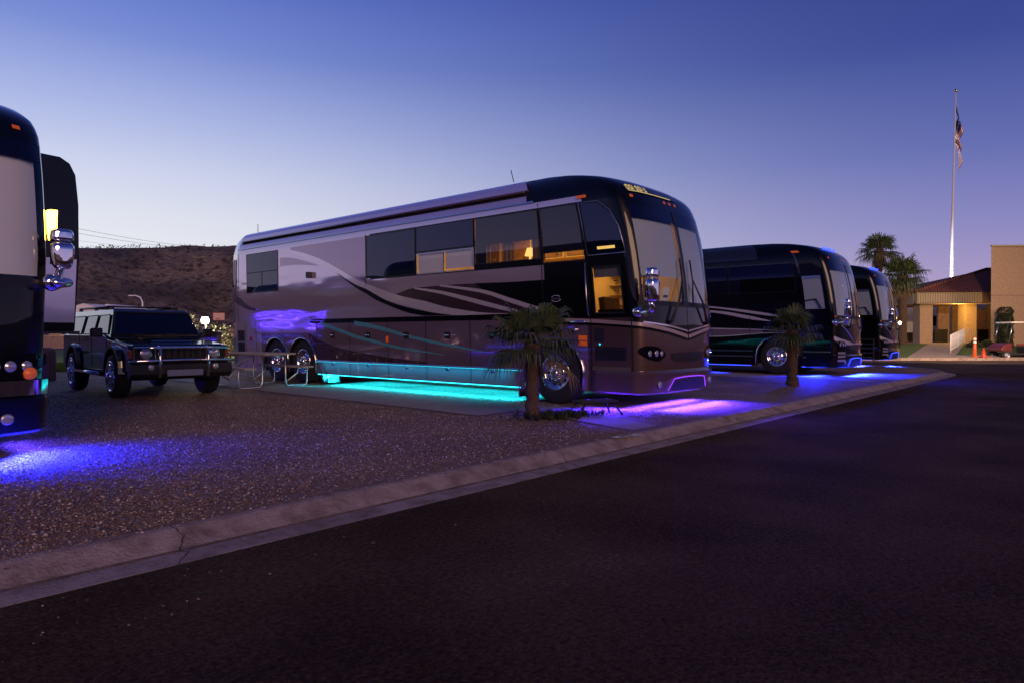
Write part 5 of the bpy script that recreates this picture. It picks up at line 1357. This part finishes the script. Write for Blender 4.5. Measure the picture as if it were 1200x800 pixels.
# out-of-view lot lamp, added to light the front of the clubhouse
lp = local('added_lot_lamp', 'unseen lot lamp added across the street to light the clubhouse front', 'street lamp', 25, 21.5, -.1)
b = MB(); b.tube([(0, 0, 0), (0, 0, 5.2)], [.07, .05], 'darkplastic', 10); b.build('pole', lp)
b = MB(); b.box((0, .25, 5.25), (.3, .6, .14), 'darkplastic'); b.build('lamp_head', lp, .02)
b = MB(); b.box((0, .3, 5.172), (.22, .4, .012), 'warmlamp'); b.build('lens', lp)
pass
light('lamp_light', 'SPOT', (0, .35, 5.1), 9000, (1, .66, .38), lp, .15, target=(0, 18, 2.5), spot=R(95))

# parked recreational vehicle beyond the palms
rv = local('parked_truck_camper', 'white truck camper with a small lit lamp, beyond the tall palms', 'camper', 56, rx(1060, 56), .4)
b = MB(); b.prism([(-1.2, .5), (-1.2, 2.2), (-.7, 2.9), (3.5, 3.0), (3.5, .5)], -1.1, 1.1, 'white', 'y'); b.build('body', rv, .05)
b = MB(); b.box((1.6, -1.11, 1.85), (2.4, .03, .8), 'dglass'); b.build('window', rv); b = MB(); b.prism([(.6, 3.0), (.8, 3.4), (2.1, 3.4), (2.2, 3.0)], -.8, .8, 'white', 'y'); b.build('roof_pod', rv, .03)
for xx in (-.4, 2.6):
    b = MB(); b.lathe([(-1.14, .001), (-1.14, .42), (-.9, .42), (-.9, .001)], 'rubber', (xx, 0, .42), 'y', 20); b.build('wheel', rv)
b = MB(); b.box((.8, -1.13, .8), (3, .04, .25), 'conered'); b.build('side_stripe', rv)
pl = local('path_lamp', 'small bright lamp on a post next to the shaggier tall palm', 'lamp', 41, rx(1054.5, 41), .15)
b = MB(); b.tube([(0, 0, 0), (0, 0, 1.6)], .03, 'darkplastic', 8); b.build('post', pl)
b = MB(); b.lathe([(1.6, .001), (1.62, .07), (1.70, .10), (1.78, .07), (1.80, .001)], 'lampglow', (0, 0, 0), 'z', 12); b.build('globe', pl)
pass
light('lamp_light', 'POINT', (0, 0, 1.95), 35, (1, .75, .45), pl, .1)

# ------------------------------------------------------------------ left background
fl_ = local('flood_lamp', 'bright floodlight on a short post behind the SUV', 'lamp', 36, rx(241, 36), 0)
b = MB(); b.tube([(0, 0, 0), (0, 0, 1.75)], .05, 'darkplastic', 8); b.box((0, .1, 1.9), (.3, .12, .22), 'darkplastic'); b.build('post', fl_)
b = MB(); b.lathe([(1.72, .001), (1.75, .14), (1.90, .19), (2.05, .14), (2.08, .001)], 'floodglow', (0, -.08, 0), 'z', 14); b.build('bulb', fl_)
pass
light('lamp_light', 'POINT', (0, -.45, 1.95), 800, (1, .82, .55), fl_, .12)
ub = local('utility_box', 'grey utility box beneath the bright floodlight', 'utility box', 34, rx(246, 34), 0)
b = MB(); b.box((0, 0, .62), (.95, .5, 1.25), 'greyblack'); b.box((0, 0, 1.27), (1.0, .56, .05), 'greyblack'); b.box((.3, -.26, .7), (.05, .03, .12), 'brushed'); b.build('cabinet', ub, .02)
# boulders and shrubs lit by it
from mathutils import noise as _n
pass
gr_ = random.Random(31)
for k in range(13):
    px = 222+k*4.2+gr_.uniform(-2, 2); f = 38+gr_.uniform(-1.2, 3); s = gr_.uniform(.45, .95)
    x, y, _ = cf(f, rx(px, f)); b = MB(); vs = []; n = 10
    for j in range(n+1):
        for i in range(14):
            a, c_ = 2*math.pi*i/14, math.pi*j/n; v = Vector((math.sin(c_)*math.cos(a), math.sin(c_)*math.sin(a), math.cos(c_)))
            q = 1+.35*_n.noise(v*1.7+Vector((k*3, 0, 0)))+.12*_n.noise(v*5+Vector((k, 2, 0))); vs.append(v*q)
    b.add([(v.x*s, v.y*s*.8, max(v.z, -.4)*s*.8) for v in vs], [(j*14+i, j*14+(i+1) % 14, (j+1)*14+(i+1) % 14, (j+1)*14+i) for j in range(n) for i in range(14)], 'boulder', False)
    o = b.build('boulder'); o.location = (x, y, .30*s+ (.5 if k % 3 == 0 else 0)); o.rotation_euler = (0, 0, gr_.random()*6)
    tag(o, 'tan boulder in the rock pile lit by the floodlight', 'boulder', 'boulders by the floodlight')
def shrub(label, f, px, h, q, m, seed, z=0, n=900, group=None):
    t = local('shrub', label, 'shrub', f, rx(px, f), z, group=group); r = random.Random(seed)
    b = MB(); b.nofix = True
    cs = [Vector((r.uniform(-q, q)*.7, r.uniform(-q, q)*.7, h*r.uniform(.3, .8))) for _ in range(7)]
    for _ in range(n):
        c_ = r.choice(cs); v = Vector((r.gauss(0, 1), r.gauss(0, 1), r.gauss(0, 1))).normalized()*q*.55*r.uniform(.5, 1.1)+c_; v.z = max(v.z, .05)
        d = Vector((r.uniform(-1, 1), r.uniform(-1, 1), r.uniform(-.3, 1)))*.13; s_ = Vector((r.uniform(-1, 1), r.uniform(-1, 1), r.uniform(-1, 1)))*.05
        b.add([v-s_, v+s_, v+d], [(0, 1, 2)], m)
    b.build('foliage', t)
    b = MB()
    for c_ in cs[:4]: b.tube([(0, 0, 0), c_*.5, c_], [.04, .025, .01], 'trunk', 5)
    b.build('stem', t)
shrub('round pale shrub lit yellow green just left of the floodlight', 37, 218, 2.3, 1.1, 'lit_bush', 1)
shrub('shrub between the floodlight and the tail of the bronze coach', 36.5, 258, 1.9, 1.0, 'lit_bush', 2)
# basketball hoop
bh = local('basketball_hoop', 'basketball hoop with white backboard beyond the floodlight', 'basketball hoop', 78, rx(256.5, 78), 0)
b = MB(); b.tube([(0, .6, 0), (0, .6, 2.6), (0, .1, 3.0)], .07, 'brushed', 8); b.build('pole', bh)
b = MB(); b.box((0, 0, 3.2), (1.35, .06, .85), 'backboard'); bb = b.build('backboard', bh); pass
b = MB(); 
for s in ((0, .42, 1.35, .04), (0, -.42, 1.35, .04)): b.box((0, -.035, 3.2+s[1]), (1.35, .01, .04), 'conered')
for s in (-.66, .66): b.box((s, -.035, 3.2), (.04, .01, .8), 'conered')
b.tube([(.23*math.cos(R(a)), -.28+.23*math.sin(R(a)), 2.95) for a in range(0, 361, 30)], .02, 'conered', 5); b.build('rim', bb)
sl_ = local('street_lamp', 'tall street lamp with curved arm at the foot of the hill', 'street lamp', 86, rx(167, 86), 0)
b = MB(); b.tube([(0, 0, 0), (0, 0, 5.2), (-.25, 0, 5.8), (-.9, 0, 6.05), (-1.2, 0, 6.05)], [.13, .1, .09, .08, .07], 'white', 8); b.build('pole', sl_)
b = MB(); b.box((-1.4, 0, 6.03), (.6, .3, .14), 'white'); b.build('lamp_head', sl_, .03)
# far houses
for k, (px, f, wd, lab) in enumerate(((100, 74, 8, 'low pale house at the foot of the hill, left of the street lamp'), (128, 80, 9, 'low house with a cream roof edge at the hill foot, nearest the street lamp'))):
    hs = local('house', lab, 'house', f, rx(px, f), 0)
    b = MB(); b.box((0, 3, 1.6), (wd, 6, 3.2), 'stucco'); b.build('wall', hs)
    b = MB(); b.prism([(-wd/2-.4, 3.2), (0, 4.7 if k else 4.5), (wd/2+.4, 3.2)], -.4, 6.4, 'shadelight', 'y'); b.build('roof', hs)
    for xx in (-2, 2):
        b = MB(); b.box((xx, -.02, 1.7), (1.2, .05, 1.1), 'dglass'); w_ = b.build('window', hs); b = MB()
        for s in ((0, .6, 1.35, .08), (0, -.6, 1.35, .08)): b.box((xx, -.05, 1.7+s[1]), (1.35, .05, .08), 'white')
        b.build('frame', w_)
wl = local('garden_wall', 'long low tan wall behind the lawn', 'wall', 58, rx(170, 58), 0)
b = MB(); b.box((0, 0, .5), (60, .3, 1.0), 'wallmauve'); b.build('wall_face', wl); b = MB(); b.box((0, 0, 1.04), (60, .4, .08), 'fascia'); b.build('coping', wl)
# bollard pedestal beside the left coach
pd = local('utility_pedestal', 'brown round-topped utility pedestal between the left coach and the lawn', 'utility pedestal', 17.3, rx(53.5, 17.3), 0)
b = MB(); b.prism([(-.17, 0), (-.17, .72), (-.13, .80), (0, .84), (.13, .80), (.17, .72), (.17, 0)], -.14, .14, 'pedbrown', 'y'); pass; b.build('housing', pd, .015)
b = MB(); b.box((0, -.148, .55), (.2, .01, .26), 'greyblack'); b.build('cover_plate', pd)
# overhead wires
for k, (y0, y1, lab) in enumerate(((262, 290, 'upper overhead wire in the pale sky at left'), (267.5, 291, 'middle overhead wire in the pale sky at left'), (276, 289, 'lowest, faintest overhead wire in the pale sky at left'))):
    f0, f1 = 85, 150; pa = Vector(cf(f0, rx(90-90, f0), CAMH+(392-(y0-(y1-y0)*.45))*f0/800)); pb = Vector(cf(f1, rx(300, f1), CAMH+(392-(y1+4))*f1/800))
    b = MB(); b.tube([pa.lerp(pb, j/24)-Vector((0, 0, 1.1*math.sin(math.pi*j/24))) for j in range(25)], [.022, .022, .012][k], 'darkplastic', 5)
    tag(b.build('overhead_wire'), lab, 'wire', 'overhead wires')
